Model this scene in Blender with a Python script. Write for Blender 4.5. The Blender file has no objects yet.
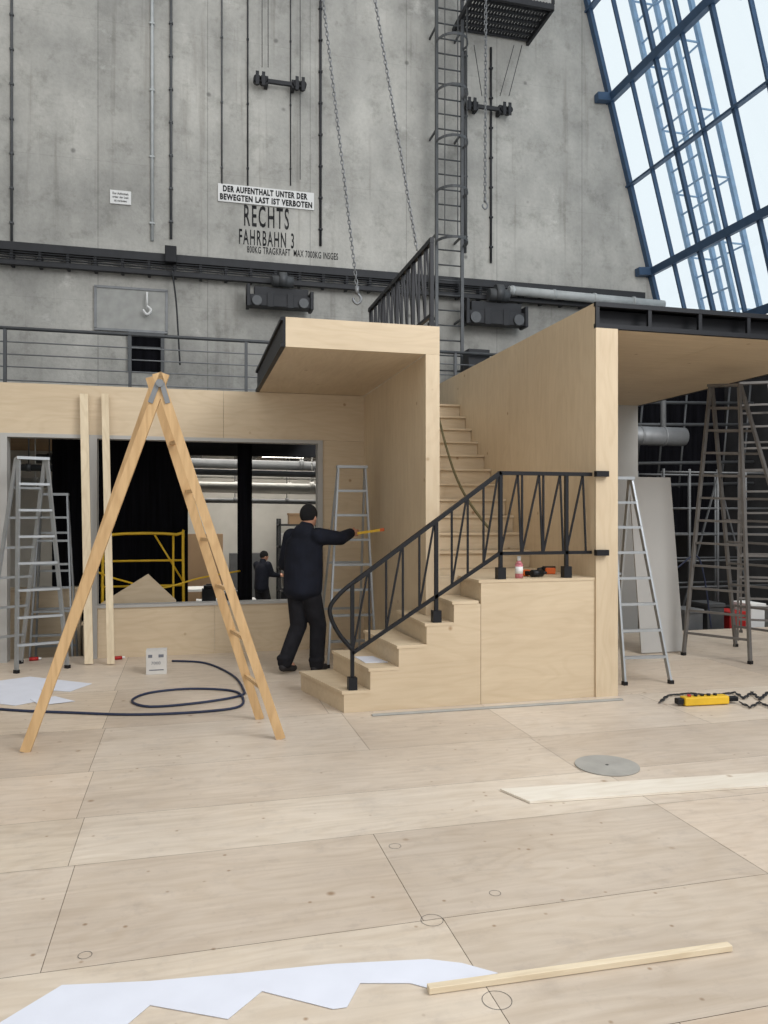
import bpy, bmesh, math, random
from mathutils import Vector, Matrix
random.seed(7)
V=Vector
# ---------------------------------------------------------------- survey helper
F=769.0; TH=math.atan(0.2549); S,C=math.sin(TH),math.cos(TH); H=1.6; HY=515.0
def ray(px,py):
    u=(px-384)/F
    return V((S+C*u, C-S*u, -(py-HY)/F))
def onY(px,py,Y):
    d=ray(px,py); t=Y/d.y; return V((d.x*t,Y,H+d.z*t))
def onZ(px,py,Z=0.0):
    d=ray(px,py); t=(Z-H)/d.z; return V((d.x*t,d.y*t,Z))
# ---------------------------------------------------------------- materials
def lin(c):
    c=c/255.0
    return c/12.92 if c<=0.04045 else ((c+0.055)/1.055)**2.4
def rgb(r,g,b): return (lin(r),lin(g),lin(b),1.0)
def sc(c,k): return (min(1,c[0]*k),min(1,c[1]*k),min(1,c[2]*k),1)
def newmat(name):
    m=bpy.data.materials.new(name); m.use_nodes=True
    nt=m.node_tree; b=nt.nodes['Principled BSDF']; return m,nt,b
def pmat(name,col,rough=0.6,metal=0.0,var=0.12,scale=6,stretch=(1,1,1),bump=0.0,spec=0.4,detail=4,col2=None):
    m,nt,b=newmat(name)
    tc=nt.nodes.new('ShaderNodeTexCoord'); mp=nt.nodes.new('ShaderNodeMapping'); mp.inputs['Scale'].default_value=stretch
    nz=nt.nodes.new('ShaderNodeTexNoise'); nz.inputs['Scale'].default_value=scale; nz.inputs['Detail'].default_value=detail
    cr=nt.nodes.new('ShaderNodeValToRGB')
    cr.color_ramp.elements[0].position=0.3; cr.color_ramp.elements[1].position=0.7
    if col2 is not None: cr.color_ramp.elements[0].position=0.5; cr.color_ramp.elements[1].position=0.75
    cr.color_ramp.elements[0].color=sc(col,1-var); cr.color_ramp.elements[1].color=sc(col,1+var) if col2 is None else col2
    L=nt.links.new
    L(tc.outputs['Object'],mp.inputs['Vector']); L(mp.outputs['Vector'],nz.inputs['Vector'])
    L(nz.outputs['Fac'],cr.inputs['Fac']); L(cr.outputs['Color'],b.inputs['Base Color'])
    b.inputs['Roughness'].default_value=rough; b.inputs['Metallic'].default_value=metal
    b.inputs['Specular IOR Level'].default_value=spec
    if bump>0:
        bp=nt.nodes.new('ShaderNodeBump'); bp.inputs['Strength'].default_value=bump; bp.inputs['Distance'].default_value=0.01
        L(nz.outputs['Fac'],bp.inputs['Height']); L(bp.outputs['Normal'],b.inputs['Normal'])
    return m
def ply(name,col,axis,rough=0.55,attr=False,knots=True,contrast=1.0):
    m,nt,b=newmat(name); L=nt.links.new
    tc=nt.nodes.new('ShaderNodeTexCoord'); oi=nt.nodes.new('ShaderNodeObjectInfo')
    add=nt.nodes.new('ShaderNodeVectorMath'); add.operation='ADD'
    mul=nt.nodes.new('ShaderNodeMath'); mul.operation='MULTIPLY'; mul.inputs[1].default_value=37.0
    L(oi.outputs['Random'],mul.inputs[0]); L(tc.outputs['Object'],add.inputs[0]); L(mul.outputs[0],add.inputs[1])
    def mult(a,c,f=1.0):
        x=nt.nodes.new('ShaderNodeMixRGB'); x.blend_type='MULTIPLY'; x.inputs['Fac'].default_value=f; L(a,x.inputs[1]); L(c,x.inputs[2]); return x.outputs[0]
    def ramp(src,a,ca,b_,cb):
        r=nt.nodes.new('ShaderNodeValToRGB'); r.color_ramp.elements[0].position=a; r.color_ramp.elements[1].position=b_
        r.color_ramp.elements[0].color=ca; r.color_ramp.elements[1].color=cb; L(src,r.inputs['Fac']); return r.outputs[0]
    st=[9,9,9]; st['xyz'.index(axis)]=0.9
    mp=nt.nodes.new('ShaderNodeMapping'); mp.inputs['Scale'].default_value=st
    L(add.outputs[0],mp.inputs['Vector'])
    n1=nt.nodes.new('ShaderNodeTexNoise'); n1.inputs['Scale'].default_value=2.2; n1.inputs['Detail'].default_value=8; n1.inputs['Distortion'].default_value=0.6
    n1.inputs['Roughness'].default_value=0.65
    L(mp.outputs[0],n1.inputs['Vector'])
    k=0.06*contrast
    out=ramp(n1.outputs['Fac'],0.3,(col[0]*(1-k*1.2),col[1]*(1-k*1.5),col[2]*(1-k*1.9),1),0.7,sc(col,1+k))
    st2=[3.2,3.2,3.2]; st2['xyz'.index(axis)]=0.75
    mp2=nt.nodes.new('ShaderNodeMapping'); mp2.inputs['Scale'].default_value=st2; L(add.outputs[0],mp2.inputs['Vector'])
    n3=nt.nodes.new('ShaderNodeTexNoise'); n3.inputs['Scale'].default_value=0.9; n3.inputs['Detail'].default_value=2; L(mp2.outputs[0],n3.inputs['Vector'])
    ml=nt.nodes.new('ShaderNodeMath'); ml.operation='MULTIPLY'; ml.inputs[1].default_value=80; L(n3.outputs['Fac'],ml.inputs[0])
    sn=nt.nodes.new('ShaderNodeMath'); sn.operation='SINE'; L(ml.outputs[0],sn.inputs[0])
    kk=.04*contrast
    out=mult(out,ramp(sn.outputs[0],0.0,(1,1,1,1),1.0,(1-kk,1-kk*1.3,1-kk*1.7,1)))
    n2=nt.nodes.new('ShaderNodeTexNoise'); n2.inputs['Scale'].default_value=1.1; n2.inputs['Detail'].default_value=3
    L(add.outputs[0],n2.inputs['Vector'])
    out=mult(out,ramp(n2.outputs['Fac'],0.35,(0.91,0.895,0.88,1),0.65,(1.0,1.0,1.0,1)))
    if knots:
        for s_,p_ in ((2.8,.07),(4.7,.06),(7.1,.08)) if attr else ((2.8,.07),):
            vo=nt.nodes.new('ShaderNodeTexVoronoi'); vo.inputs['Scale'].default_value=s_; L(add.outputs[0],vo.inputs['Vector'])
            out=mult(out,ramp(vo.outputs['Distance'],0.02,(0.52,0.40,0.30,1),p_,(1,1,1,1)),.9)
    if attr:
        at=nt.nodes.new('ShaderNodeVertexColor'); at.layer_name='tone'
        out=mult(out,at.outputs['Color'])
        for s_,d_,a_,b_,c_ in ((0.7,9,.38,.6,.90),(3.5,10,.32,.46,.88),(9,8,.34,.44,.92)):
            nd=nt.nodes.new('ShaderNodeTexNoise'); nd.inputs['Scale'].default_value=s_; nd.inputs['Detail'].default_value=d_; nd.inputs['Roughness'].default_value=0.7
            L(tc.outputs['Object'],nd.inputs['Vector'])
            out=mult(out,ramp(nd.outputs['Fac'],a_,(c_,c_,c_+.01,1),b_,(1,1,1,1)))
    L(out,b.inputs['Base Color']); b.inputs['Roughness'].default_value=rough; b.inputs['Specular IOR Level'].default_value=0.4
    return m
def emat(name,col,st):
    m=bpy.data.materials.new(name); m.use_nodes=True; nt=m.node_tree
    nt.nodes.clear(); e=nt.nodes.new('ShaderNodeEmission'); o=nt.nodes.new('ShaderNodeOutputMaterial')
    e.inputs[0].default_value=col; e.inputs[1].default_value=st; nt.links.new(e.outputs[0],o.inputs[0]); return m

M={}
M['floor']=ply('birch_floor',rgb(219,207,191),'x',0.45,attr=True,contrast=1.2)
PC=(207,189,161)
M['ply_x']=ply('birch_ply_horizontal',rgb(*PC),'x',contrast=.85)
M['ply_z']=ply('birch_ply_vertical',rgb(*PC),'z',contrast=.85)
M['ply_y']=ply('birch_ply_depth',rgb(207,190,164),'y',contrast=.85)
M['ply_pale']=ply('pale_ply_strip',rgb(226,219,206),'x')
M['pine']=ply('pine_timber',rgb(204,171,126),'z',knots=True,contrast=2.0)
M['pine_light']=ply('pine_light',rgb(218,203,175),'z',knots=False,contrast=1.4)
M['pine_floor']=ply('pine_floor_batten',rgb(222,208,182),'x',knots=False,contrast=1.4)
M['dark']=pmat('dark_gap',rgb(112,98,84),0.9)
M['black']=pmat('black_steel',rgb(24,25,29),0.45,0.3,spec=0.4)
M['blackcloth']=pmat('black_cloth',rgb(16,16,20),0.95,scale=3,stretch=(8,8,0.4),var=0.5,spec=0.1)
M['alu']=pmat('aluminium',rgb(168,172,175),0.4,0.6,var=0.08)
M['alu_dull']=pmat('aluminium_dull',rgb(170,170,166),0.55,0.3,var=0.08)
M['galv']=pmat('galvanised',rgb(128,130,132),0.5,0.4)
M['gsteel']=pmat('grey_steel',rgb(84,86,88),0.5,0.3)
M['dsteel']=pmat('dark_steel',rgb(48,49,52),0.6,0.2)
M['blue']=pmat('blue_steel',rgb(60,84,112),0.5,0.2)
M['bluel']=pmat('pale_blue_steel',rgb(150,178,206),0.6,0.0)
M['white']=pmat('white_paper',rgb(216,219,229),0.8,var=0.03)
M['whitep']=pmat('white_paint',rgb(222,222,220),0.7,var=0.03)
M['yellow']=pmat('yellow_paint',rgb(218,176,44),0.5)
M['red']=pmat('red_plastic',rgb(170,38,36),0.5)
M['text']=pmat('black_lettering',rgb(22,22,24),0.8)
M['ptext']=pmat('faded_lettering',rgb(30,30,32),0.9,var=0.0,scale=9,detail=8,col2=rgb(84,84,83))
M['rubber']=pmat('rubber',rgb(40,48,72),0.6)
M['skin']=pmat('skin',rgb(188,140,116),0.6,var=0.05)
M['jacket']=pmat('jacket_cloth',rgb(24,27,37),0.85,scale=7,var=0.3,spec=0.2,bump=.8)
M['trouser']=pmat('trouser_cloth',rgb(30,30,34),0.9,scale=9,var=0.3,spec=0.2,bump=.8)
M['cap']=pmat('knit_cap',rgb(18,18,20),0.95)
M['shoe']=pmat('shoe_leather',rgb(36,34,36),0.7)
M['card']=pmat('pale_carton',rgb(200,197,192),0.85,var=0.05)
M['cardedge']=pmat('carton_print',rgb(110,112,120),0.85)
M['disc']=pmat('grey_disc',rgb(158,156,150),0.6)
M['greypanel']=pmat('grey_panel',rgb(172,170,166),0.7,var=0.04,scale=2)
M['pipe']=pmat('pipe_white',rgb(176,180,180),0.5)
M['laddergrey']=pmat('weathered_grey',rgb(110,107,104),0.55,0.3)
M['hatch']=pmat('hatch_grey',rgb(158,158,154),0.6)
M['pink']=pmat('bottle_liquid',rgb(196,120,128),0.2)
M['orange']=pmat('orange_plastic',rgb(206,96,40),0.5)
M['strap']=pmat('strap_brown',rgb(98,90,62),0.8)
M['hallfloor']=pmat('hall_floor',rgb(160,155,146),0.7,scale=1.5)
M['darkwall']=pmat('dark_wall',rgb(42,42,44),0.9,scale=2,var=0.4)
M['workwall']=pmat('workshop_wall',rgb(184,182,176),0.8,scale=1.5,var=.1)
M['brownwall']=pmat('brown_panel',rgb(140,116,90),0.8,scale=1.5)
M['lamp']=emat('lamp_tube',(1,0.93,0.8,1),9)
def concrete():
    m,nt,b=newmat('raw_concrete'); L=nt.links.new
    tc=nt.nodes.new('ShaderNodeTexCoord')
    def noise(scale,det,st=(1,1,1),rgh=0.6,loc=(0,0,0)):
        mp=nt.nodes.new('ShaderNodeMapping'); mp.inputs['Scale'].default_value=st; mp.inputs['Location'].default_value=loc
        n=nt.nodes.new('ShaderNodeTexNoise'); n.inputs['Scale'].default_value=scale; n.inputs['Detail'].default_value=det; n.inputs['Roughness'].default_value=rgh
        L(tc.outputs['Object'],mp.inputs[0]); L(mp.outputs[0],n.inputs['Vector']); return n
    def ramp(n,a,ca,b_,cb):
        r=nt.nodes.new('ShaderNodeValToRGB'); r.color_ramp.elements[0].position=a; r.color_ramp.elements[1].position=b_
        r.color_ramp.elements[0].color=ca; r.color_ramp.elements[1].color=cb; L(n,r.inputs['Fac']); return r
    def mult(a,c,f=1,mode='MULTIPLY'):
        x=nt.nodes.new('ShaderNodeMixRGB'); x.blend_type=mode; x.inputs['Fac'].default_value=f; L(a,x.inputs[1]); L(c,x.inputs[2]); return x.outputs[0]
    n1=noise(0.4,7); n2=noise(.9,6,(1.6,1,0.7)); n3=noise(14,5)
    o=ramp(n1.outputs['Fac'],0.38,rgb(162,161,156),0.62,rgb(198,196,189)).outputs[0]
    o=mult(o,ramp(n2.outputs['Fac'],0.38,(0.84,0.84,0.84,1),0.6,(1.0,1.0,1.0,1)).outputs[0])
    o=mult(o,ramp(n3.outputs['Fac'],0.3,(0.90,0.90,0.90,1),0.65,(1.0,1.0,1.0,1)).outputs[0])
    n5=noise(2.0,8,(1,1,1),.75,(4,0,7)); o=mult(o,ramp(n5.outputs['Fac'],0.36,(0.78,0.78,0.77,1),0.48,(1,1,1,1)).outputs[0])
    n6=noise(0.9,6,(5,1,.22),.6,(9,0,3)); o=mult(o,ramp(n6.outputs['Fac'],0.33,(0.82,0.81,0.80,1),0.43,(1,1,1,1)).outputs[0])
    vo=nt.nodes.new('ShaderNodeTexVoronoi'); vo.inputs['Scale'].default_value=0.8; vo.inputs['Randomness'].default_value=.15; L(tc.outputs['Object'],vo.inputs['Vector'])
    o=mult(o,ramp(vo.outputs['Distance'],0.02,(0.5,0.5,0.5,1),0.045,(1,1,1,1)).outputs[0])
    sx=nt.nodes.new('ShaderNodeSeparateXYZ'); cx=nt.nodes.new('ShaderNodeCombineXYZ')
    L(tc.outputs['Object'],sx.inputs[0]); L(sx.outputs['X'],cx.inputs['X']); L(sx.outputs['Z'],cx.inputs['Y'])
    for bw,rh,ms,mc,c2 in ((1.9,40,.014,.70,.90),(30,2.5,.007,.85,.98)):
        br=nt.nodes.new('ShaderNodeTexBrick'); br.offset=0.0; br.inputs['Scale'].default_value=1; br.inputs['Brick Width'].default_value=bw
        br.inputs['Row Height'].default_value=rh; br.inputs['Mortar Size'].default_value=ms; br.inputs['Mortar Smooth'].default_value=0.6
        br.inputs['Color1'].default_value=(1,1,1,1); br.inputs['Color2'].default_value=(c2,c2,c2,1); br.inputs['Mortar'].default_value=(mc,mc,mc,1)
        L(cx.outputs[0],br.inputs['Vector']); o=mult(o,br.outputs['Color'],0.85)
    nb=noise(0.6,7,(1,1,1.3),0.75)
    bl=ramp(nb.outputs['Fac'],0.60,(0,0,0,1),0.70,(0.17,0.17,0.165,1)).outputs[0]
    o=mult(o,bl,1,'ADD')
    L(o,b.inputs['Base Color']); b.inputs['Roughness'].default_value=0.85
    bp=nt.nodes.new('ShaderNodeBump'); bp.inputs['Strength'].default_value=0.4; bp.inputs['Distance'].default_value=0.02
    L(n3.outputs['Fac'],bp.inputs['Height']); L(bp.outputs[0],b.inputs['Normal'])
    return m
M['concrete']=concrete()
def glassmat():
    m=bpy.data.materials.new('window_glass'); m.use_nodes=True; nt=m.node_tree; nt.nodes.clear()
    o=nt.nodes.new('ShaderNodeOutputMaterial'); t=nt.nodes.new('ShaderNodeBsdfTransparent'); g=nt.nodes.new('ShaderNodeBsdfGlossy')
    x=nt.nodes.new('ShaderNodeMixShader'); x.inputs[0].default_value=0.05; g.inputs['Roughness'].default_value=0.05
    t.inputs[0].default_value=(0.80,0.88,0.92,1)
    nt.links.new(t.outputs[0],x.inputs[1]); nt.links.new(g.outputs[0],x.inputs[2]); nt.links.new(x.outputs[0],o.inputs[0]); return m
M['glass']=glassmat()
# ---------------------------------------------------------------- mesh helpers
col=bpy.context.scene.collection
WL={}
def BM(): return bmesh.new()
def box(bm,x0,x1,y0,y1,z0,z1,mi=0):
    vs=[bm.verts.new(p) for p in ((x0,y0,z0),(x1,y0,z0),(x1,y1,z0),(x0,y1,z0),(x0,y0,z1),(x1,y0,z1),(x1,y1,z1),(x0,y1,z1))]
    for f in ((3,2,1,0),(4,5,6,7),(0,1,5,4),(1,2,6,5),(2,3,7,6),(3,0,4,7)):
        bm.faces.new([vs[i] for i in f]).material_index=mi
def beam(bm,p,q,w,h=None,up=(0,0,1),mi=0):
    p,q=V(p),V(q); h=h or w; d=(q-p).normalized(); up=V(up)
    s=d.cross(up)
    if s.length<1e-4: s=d.cross(V((1,0,0)))
    s.normalize(); u=s.cross(d)
    vs=[]
    for o in (p,q):
        for a,b in ((-1,-1),(1,-1),(1,1),(-1,1)):
            vs.append(bm.verts.new(o+s*(a*w/2)+u*(b*h/2)))
    for f in ((0,1,2,3),(7,6,5,4),(0,4,5,1),(1,5,6,2),(2,6,7,3),(3,7,4,0)):
        bm.faces.new([vs[i] for i in f]).material_index=mi
def cyl(bm,p,q,r,n=12,r2=None,mi=0):
    p,q=V(p),V(q); r2=r if r2 is None else r2; d=(q-p).normalized()
    a=d.cross(V((0,0,1)))
    if a.length<1e-3: a=d.cross(V((1,0,0)))
    a.normalize(); b=a.cross(d)
    c=[[bm.verts.new(o+(a*math.cos(t)+b*math.sin(t))*rr) for t in [2*math.pi*i/n for i in range(n)]] for o,rr in ((p,r),(q,r2))]
    for i in range(n):
        f=bm.faces.new((c[0][i],c[0][(i+1)%n],c[1][(i+1)%n],c[1][i])); f.smooth=True; f.material_index=mi
    bm.faces.new(c[0][::-1]).material_index=mi; bm.faces.new(c[1]).material_index=mi
def ell(bm,c,r,rotz=0.0,seg=16):
    mt=Matrix.Translation(V(c))@Matrix.Rotation(rotz,4,'Z')@Matrix.Diagonal((r[0],r[1],r[2],1))
    res=bmesh.ops.create_uvsphere(bm,u_segments=seg,v_segments=seg//2+2,radius=1,matrix=mt)
    for v in res['verts']:
        for f in v.link_faces: f.smooth=True
def cap(bm,p,r1,q,r2):
    cyl(bm,p,q,r1,14,r2); ell(bm,p,(r1,)*3); ell(bm,q,(r2,)*3)
def poly(bm,pts,z0,z1,mi=0):
    a=[bm.verts.new((p[0],p[1],z0)) for p in pts]; b=[bm.verts.new((p[0],p[1],z1)) for p in pts]
    bm.faces.new(a[::-1]).material_index=mi; bm.faces.new(b).material_index=mi; n=len(pts)
    for i in range(n): bm.faces.new((a[i],a[(i+1)%n],b[(i+1)%n],b[i])).material_index=mi
def tube(bm,pts,r,n=8,closed=False,sub=6):
    P=[V(p) for p in pts]
    if sub>1:
        Q=[]
        m=len(P)
        rng=range(m if closed else m-1)
        for i in rng:
            p0=P[(i-1)%m] if (closed or i>0) else P[0]; p1=P[i]; p2=P[(i+1)%m]; p3=P[(i+2)%m] if (closed or i+2<m) else P[-1]
            for k in range(sub):
                t=k/sub
                Q.append(0.5*((2*p1)+(p2-p0)*t+(2*p0-5*p1+4*p2-p3)*t*t+(3*p1-p0-3*p2+p3)*t**3))
        if not closed: Q.append(P[-1])
        P=Q
    rings=[]; m=len(P); prev=None
    for i in range(m):
        d=(P[(i+1)%m]-P[i-1]) if (closed or 0<i<m-1) else (P[1]-P[0] if i==0 else P[-1]-P[-2])
        d.normalize()
        a=(prev-d*prev.dot(d)) if prev is not None else d.cross(V((0.13,0.2,0.97)))
        if a.length<1e-5: a=d.cross(V((1,0,0)))
        a.normalize(); prev=a; b=d.cross(a)
        rings.append([bm.verts.new(P[i]+(a*math.cos(2*math.pi*k/n)+b*math.sin(2*math.pi*k/n))*r) for k in range(n)])
    for i in range(m if closed else m-1):
        r0,r1=rings[i],rings[(i+1)%m]
        for k in range(n):
            bm.faces.new((r0[k],r0[(k+1)%n],r1[(k+1)%n],r1[k])).smooth=True
    if not closed:
        bm.faces.new(rings[0][::-1]); bm.faces.new(rings[-1])
def setp(o,label=None,cat=None,group=None,kind=None):
    if label: o['label']=label
    if cat: o['category']=cat
    if group: o['group']=group
    if kind: o['kind']=kind
def make(bm,name,mat,parent=None,label=None,cat=None,group=None,kind=None,bevel=0,norm=True,origin=None):
    if norm: bmesh.ops.recalc_face_normals(bm,faces=bm.faces[:])
    me=bpy.data.meshes.new(name)
    xs=[v.co for v in bm.verts]
    if origin is None:
        c=V(((min(v.x for v in xs)+max(v.x for v in xs))/2,(min(v.y for v in xs)+max(v.y for v in xs))/2,min(v.z for v in xs)))
    else: c=V(origin)
    bmesh.ops.translate(bm,verts=bm.verts[:],vec=-c)
    bm.to_mesh(me); bm.free()
    for mm in (mat if isinstance(mat,(list,tuple)) else [mat]): me.materials.append(M[mm])
    o=bpy.data.objects.new(name,me); col.objects.link(o)
    WL[o.name]=c
    if parent is not None:
        o.parent=parent; o.location=c-WL[parent.name]
    else: o.location=c
    if bevel>0:
        b=o.modifiers.new('bevel','BEVEL'); b.width=bevel; b.segments=2; b.limit_method='ANGLE'
    setp(o,label,cat,group,kind); return o
def thing(name,loc,label,cat,group=None,kind=None):
    o=bpy.data.objects.new(name,None); o.empty_display_size=0.1; col.objects.link(o); o.location=V(loc); WL[o.name]=V(loc)
    setp(o,label,cat,group,kind); return o
def text(s,name,X,Y,Z,height,width,mat,parent=None,**kw):
    cu=bpy.data.curves.new('txt','FONT'); cu.body=s; cu.size=1; cu.extrude=0.0; cu.resolution_u=3; cu.offset=kw.pop('off',0.0); cu.space_character=kw.pop('sp',1.0)
    t=bpy.data.objects.new('txt',cu); col.objects.link(t)
    bpy.context.view_layer.update()
    dg=bpy.context.evaluated_depsgraph_get(); me=bpy.data.meshes.new_from_object(t.evaluated_get(dg))
    bpy.data.objects.remove(t); bm=BM(); bm.from_mesh(me)
    xs=[v.co.x for v in bm.verts]; ys=[v.co.y for v in bm.verts]
    x0,x1,y0,y1=min(xs),max(xs),min(ys),max(ys)
    for v in bm.verts:
        v.co=V((X+(v.co.x-x0)/(x1-x0)*width,Y,Z+(v.co.y-y0)/(y1-y0)*height))
    return make(bm,name,mat,parent,norm=False,**kw)

# ---------------------------------------------------------------- floor (stage deck)
bm=BM()
rows=[(-1.2,0.4,[-4,-1.6,0.9,3.4,6]),(0.4,1.35,[-4,-2.2,0.3,2.8,5.3,7.8]),(1.35,2.12,[-4,-1.0,1.5,4.0,6.5]),(2.12,2.9,[-4,-1.9,0.98,2.9,5.4,9]),
      (2.9,3.75,[-5,-2.6,-0.5,0.9,2.51,5.0,9]),(3.75,4.33,[-5,-3,-0.53,2.51,5.0,9]),(4.33,5.1,[-5,-3.0,-0.57,2.38,4.9,9]),
      (5.1,6.1,[-5,-3.1,-0.6,1.2,2.4,3.9,6.4,9]),(6.1,7.4,[-5,-2.5,-0.62,1.1,3.66,5.6,9]),(7.4,9.3,[-5,-2.2,-0.65,1.8,3.66,5.1,7.5,9])]
cl=bm.loops.layers.color.new('tone')
box(bm,-5,9,-1.2,9.3,-0.14,-0.003,1)
for y0,y1,xs in rows:
    if xs[0]>-5: xs=[-5]+xs
    if xs[-1]<9: xs=xs+[9]
    for a,b in zip(xs[:-1],xs[1:]):
        g=0.0013
        f=bm.faces.new([bm.verts.new(p) for p in ((a+g,y0+g,0),(b-g,y0+g,0),(b-g,y1-g,0),(a+g,y1-g,0))])
        k=random.uniform(0.91,1.0); w=random.uniform(-0.02,0.0)
        for l in f.loops: l[cl]=(min(1,k),min(1,k*(1+w)),min(1,k*(1+2*w)),1)
for px,py,r in ((432,920,0.045),(497,1000,0.05),(395,846,0.03),(495,893,0.025),(85,955,0.025)):
    c=onZ(px,py,0.0012); n=28
    o_=[bm.verts.new(c+V((math.cos(6.2832*i/n)*r,math.sin(6.2832*i/n)*r,0))) for i in range(n)]
    i_=[bm.verts.new(c+V((math.cos(6.2832*i/n)*(r-.002),math.sin(6.2832*i/n)*(r-.002),0))) for i in range(n)]
    for i in range(n): bm.faces.new((o_[i],o_[(i+1)%n],i_[(i+1)%n],i_[i])).material_index=2
for f in bm.faces:
    if f.material_index!=0:
        for l in f.loops: l[cl]=(1,1,1,1)
make(bm,'floor',['floor','dark','gsteel'],kind='structure',norm=False,origin=(0,0,0))
bm=BM(); box(bm,-9,13,-2,24,-1.05,-0.95); make(bm,'floor','hallfloor',kind='structure')

# ---------------------------------------------------------------- hall shell
WY=14.5
def fx(z): return 9.67-0.269*(z-6.2)
bm=BM()
pts=[(-9,3.4),(fx(3.4),3.4),(fx(16),16),(-9,16)]
a=[bm.verts.new((p[0],WY,p[1])) for p in pts]; b=[bm.verts.new((p[0],WY+0.5,p[1])) for p in pts]
bm.faces.new(a); bm.faces.new(b[::-1])
for i in range(4): bm.faces.new((a[i],a[(i+1)%4],b[(i+1)%4],b[i]))
make(bm,'wall_back','concrete',kind='structure',origin=(0.35,WY,0.4))
bm=BM(); box(bm,-9,13,22,22.2,-0.95,3.4); make(bm,'wall_back_workshop','workwall',kind='structure')
bm=BM(); box(bm,-9,2.0,9.4,13.4,2.92,3.0); make(bm,'ceiling','darkwall',kind='structure')
bm=BM(); box(bm,-9,13,15.0,22,3.3,3.4); make(bm,'ceiling','brownwall',kind='structure')
bm=BM(); box(bm,-9.2,-9,-2,22,-0.95,16); make(bm,'wall_left','concrete',kind='structure')
bm=BM(); box(bm,10.4,10.6,-2,22,-0.95,5.2); make(bm,'wall_right','darkwall',kind='structure')

win=thing('window_1',(fx(5.2),8,5.2),None,None,kind='structure')
bm=BM()
vs=[bm.verts.new(p) for p in ((fx(5.2),-2,5.2),(fx(5.2),WY+.3,5.2),(fx(16),WY+.3,16),(fx(16),-2,16))]; bm.faces.new(vs)
make(bm,'glass_pane','glass',win)
bm=BM()
nrm=V((1,0,0.269)).normalized()
for i in range(22):
    y=WY-0.06-.8*i; w=0.13 if i==0 else (0.07 if i%2==0 else 0.04)
    beam(bm,(fx(5.2),y,5.2),(fx(16),y,16),w,0.08,up=nrm)
for z,w in ((5.25,0.16),(6.75,0.15),(8.55,0.04),(10.3,0.15),(12.1,0.04),(13.9,0.15)):
    beam(bm,(fx(z),-2,z),(fx(z),WY,z),w,0.16,up=nrm)
    if w>.1: beam(bm,(fx(z)-.35,WY-.12,z-.03),(fx(z)+.02,WY-.12,z),.16,.16)
make(bm,'mullion_grid','blue',win)
bm=BM()
def mx(z,o): return fx(z)+o
for o,y in ((1.3,13.7),(1.3,14.7),(1.9,13.7),(1.9,14.7)): beam(bm,(mx(3,o),y,3),(mx(17,o),y,17),0.09,0.09)
z=3.2; k=0
while z<16.6:
    beam(bm,(mx(z,1.3),13.7,z),(mx(z,1.3),14.7,z),0.03,0.03)
    if k%3==0:
        beam(bm,(mx(z,1.9),13.7,z),(mx(z,1.9),14.7,z),0.03,0.03); beam(bm,(mx(z,1.3),14.7,z),(mx(z,1.9),14.7,z),0.03,0.03); beam(bm,(mx(z,1.3),13.7,z),(mx(z,1.9),13.7,z),0.03,0.03)
    z+=0.45; k+=1
make(bm,'lattice_mast','bluel',label='pale blue steel mast with rungs outside the glass facade',cat='mast')
bm=BM()
for y in (3.5,7.0,10.5):
    beam(bm,(fx(3)+2.6,y,2),(fx(16)+2.6,y,16),0.14,0.14)
for z in (8,12):
    beam(bm,(fx(z)+2.6,3,z),(fx(z)+2.6,13.2,z),0.12,0.12)
make(bm,'exterior_frame','bluel',label='pale blue steel frame standing outside the glazing',cat='steel frame')

# ---------------------------------------------------------------- wall fixtures
def onW(px,py,off=0.1): return onY(px,py,WY-off)
def rectW(px0,py0,px1,py1,off=.05):
    cx=(px0+px1)/2; return onW(px0,py0,off).x,onW(px1,py0,off).x,onW(cx,py1,off).z,onW(cx,py0,off).z
bm=BM()
beam(bm,(-9,WY-.12,6.2),(9.3,WY-.12,6.2),0.2,0.14); beam(bm,(-9,WY-.17,5.92),(9.3,WY-.17,5.92),0.1,0.07)
for k in range(4): cyl(bm,(-9,WY-.2,6.1-0.045*k),(9.3,WY-.2,6.1-0.045*k),0.013,6)
x=-8.8
while x<9.2:
    box(bm,x,x+0.05,WY-.2,WY-.01,5.88,6.14); x+=0.45
make(bm,'crane_rail','dsteel',label='dark steel runway rail with cables along concrete wall',cat='rail')
def vline(px,y0,y1,r,mat,name,label,cat,clips=False,group=None):
    a=onW(px,y0,0.08); b=onW(px,y1,0.08)
    bm=BM(); p=V((b.x,WY-0.005-r,a.z)); q=V((b.x,WY-0.005-r,b.z)); cyl(bm,p,q,r,8)
    z=b.z+0.3
    while z<a.z:
        box(bm,p.x-r*1.5,p.x+r*1.5,WY-0.01-2*r,WY-.001,z,z+0.03); z+=(0.6 if clips else 1.2)
    make(bm,name,mat,label=label,cat=cat,group=group)
vline(11,-60,240,0.022,'gsteel','wall_conduit','grey clipped conduit running down the concrete wall','conduit',True,'wall conduits')
vline(152,-60,240,0.028,'pipe','drain_pipe','pale thin pipe fixed to the concrete wall','pipe')
vline(171,-60,238,0.024,'gsteel','wall_conduit','grey clipped conduit beside the pale pipe','conduit',True,'wall conduits')
vline(222,-60,183,0.014,'gsteel','wall_conduit','thin grey conduit above the warning sign','conduit',False,'wall conduits')
vline(248,-60,184,0.014,'dsteel','wall_cable','dark cable ending above the warning sign','cable',False,'wall cables')
vline(291,-60,184,0.010,'dsteel','wall_cable','thin dark cable ending above the warning sign','cable',False,'wall cables')
vline(321,-60,245,0.024,'dsteel','wall_conduit','dark clipped conduit running to the runway rail','conduit',True,'wall conduits')
vline(492,46,262,0.024,'dsteel','wall_conduit','dark clipped conduit behind the hook chain','conduit',True,'wall conduits')
vline(466,50,252,0.03,'gsteel','wall_conduit','grey conduit next to the caged ladder','conduit',False,'wall conduits')
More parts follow.
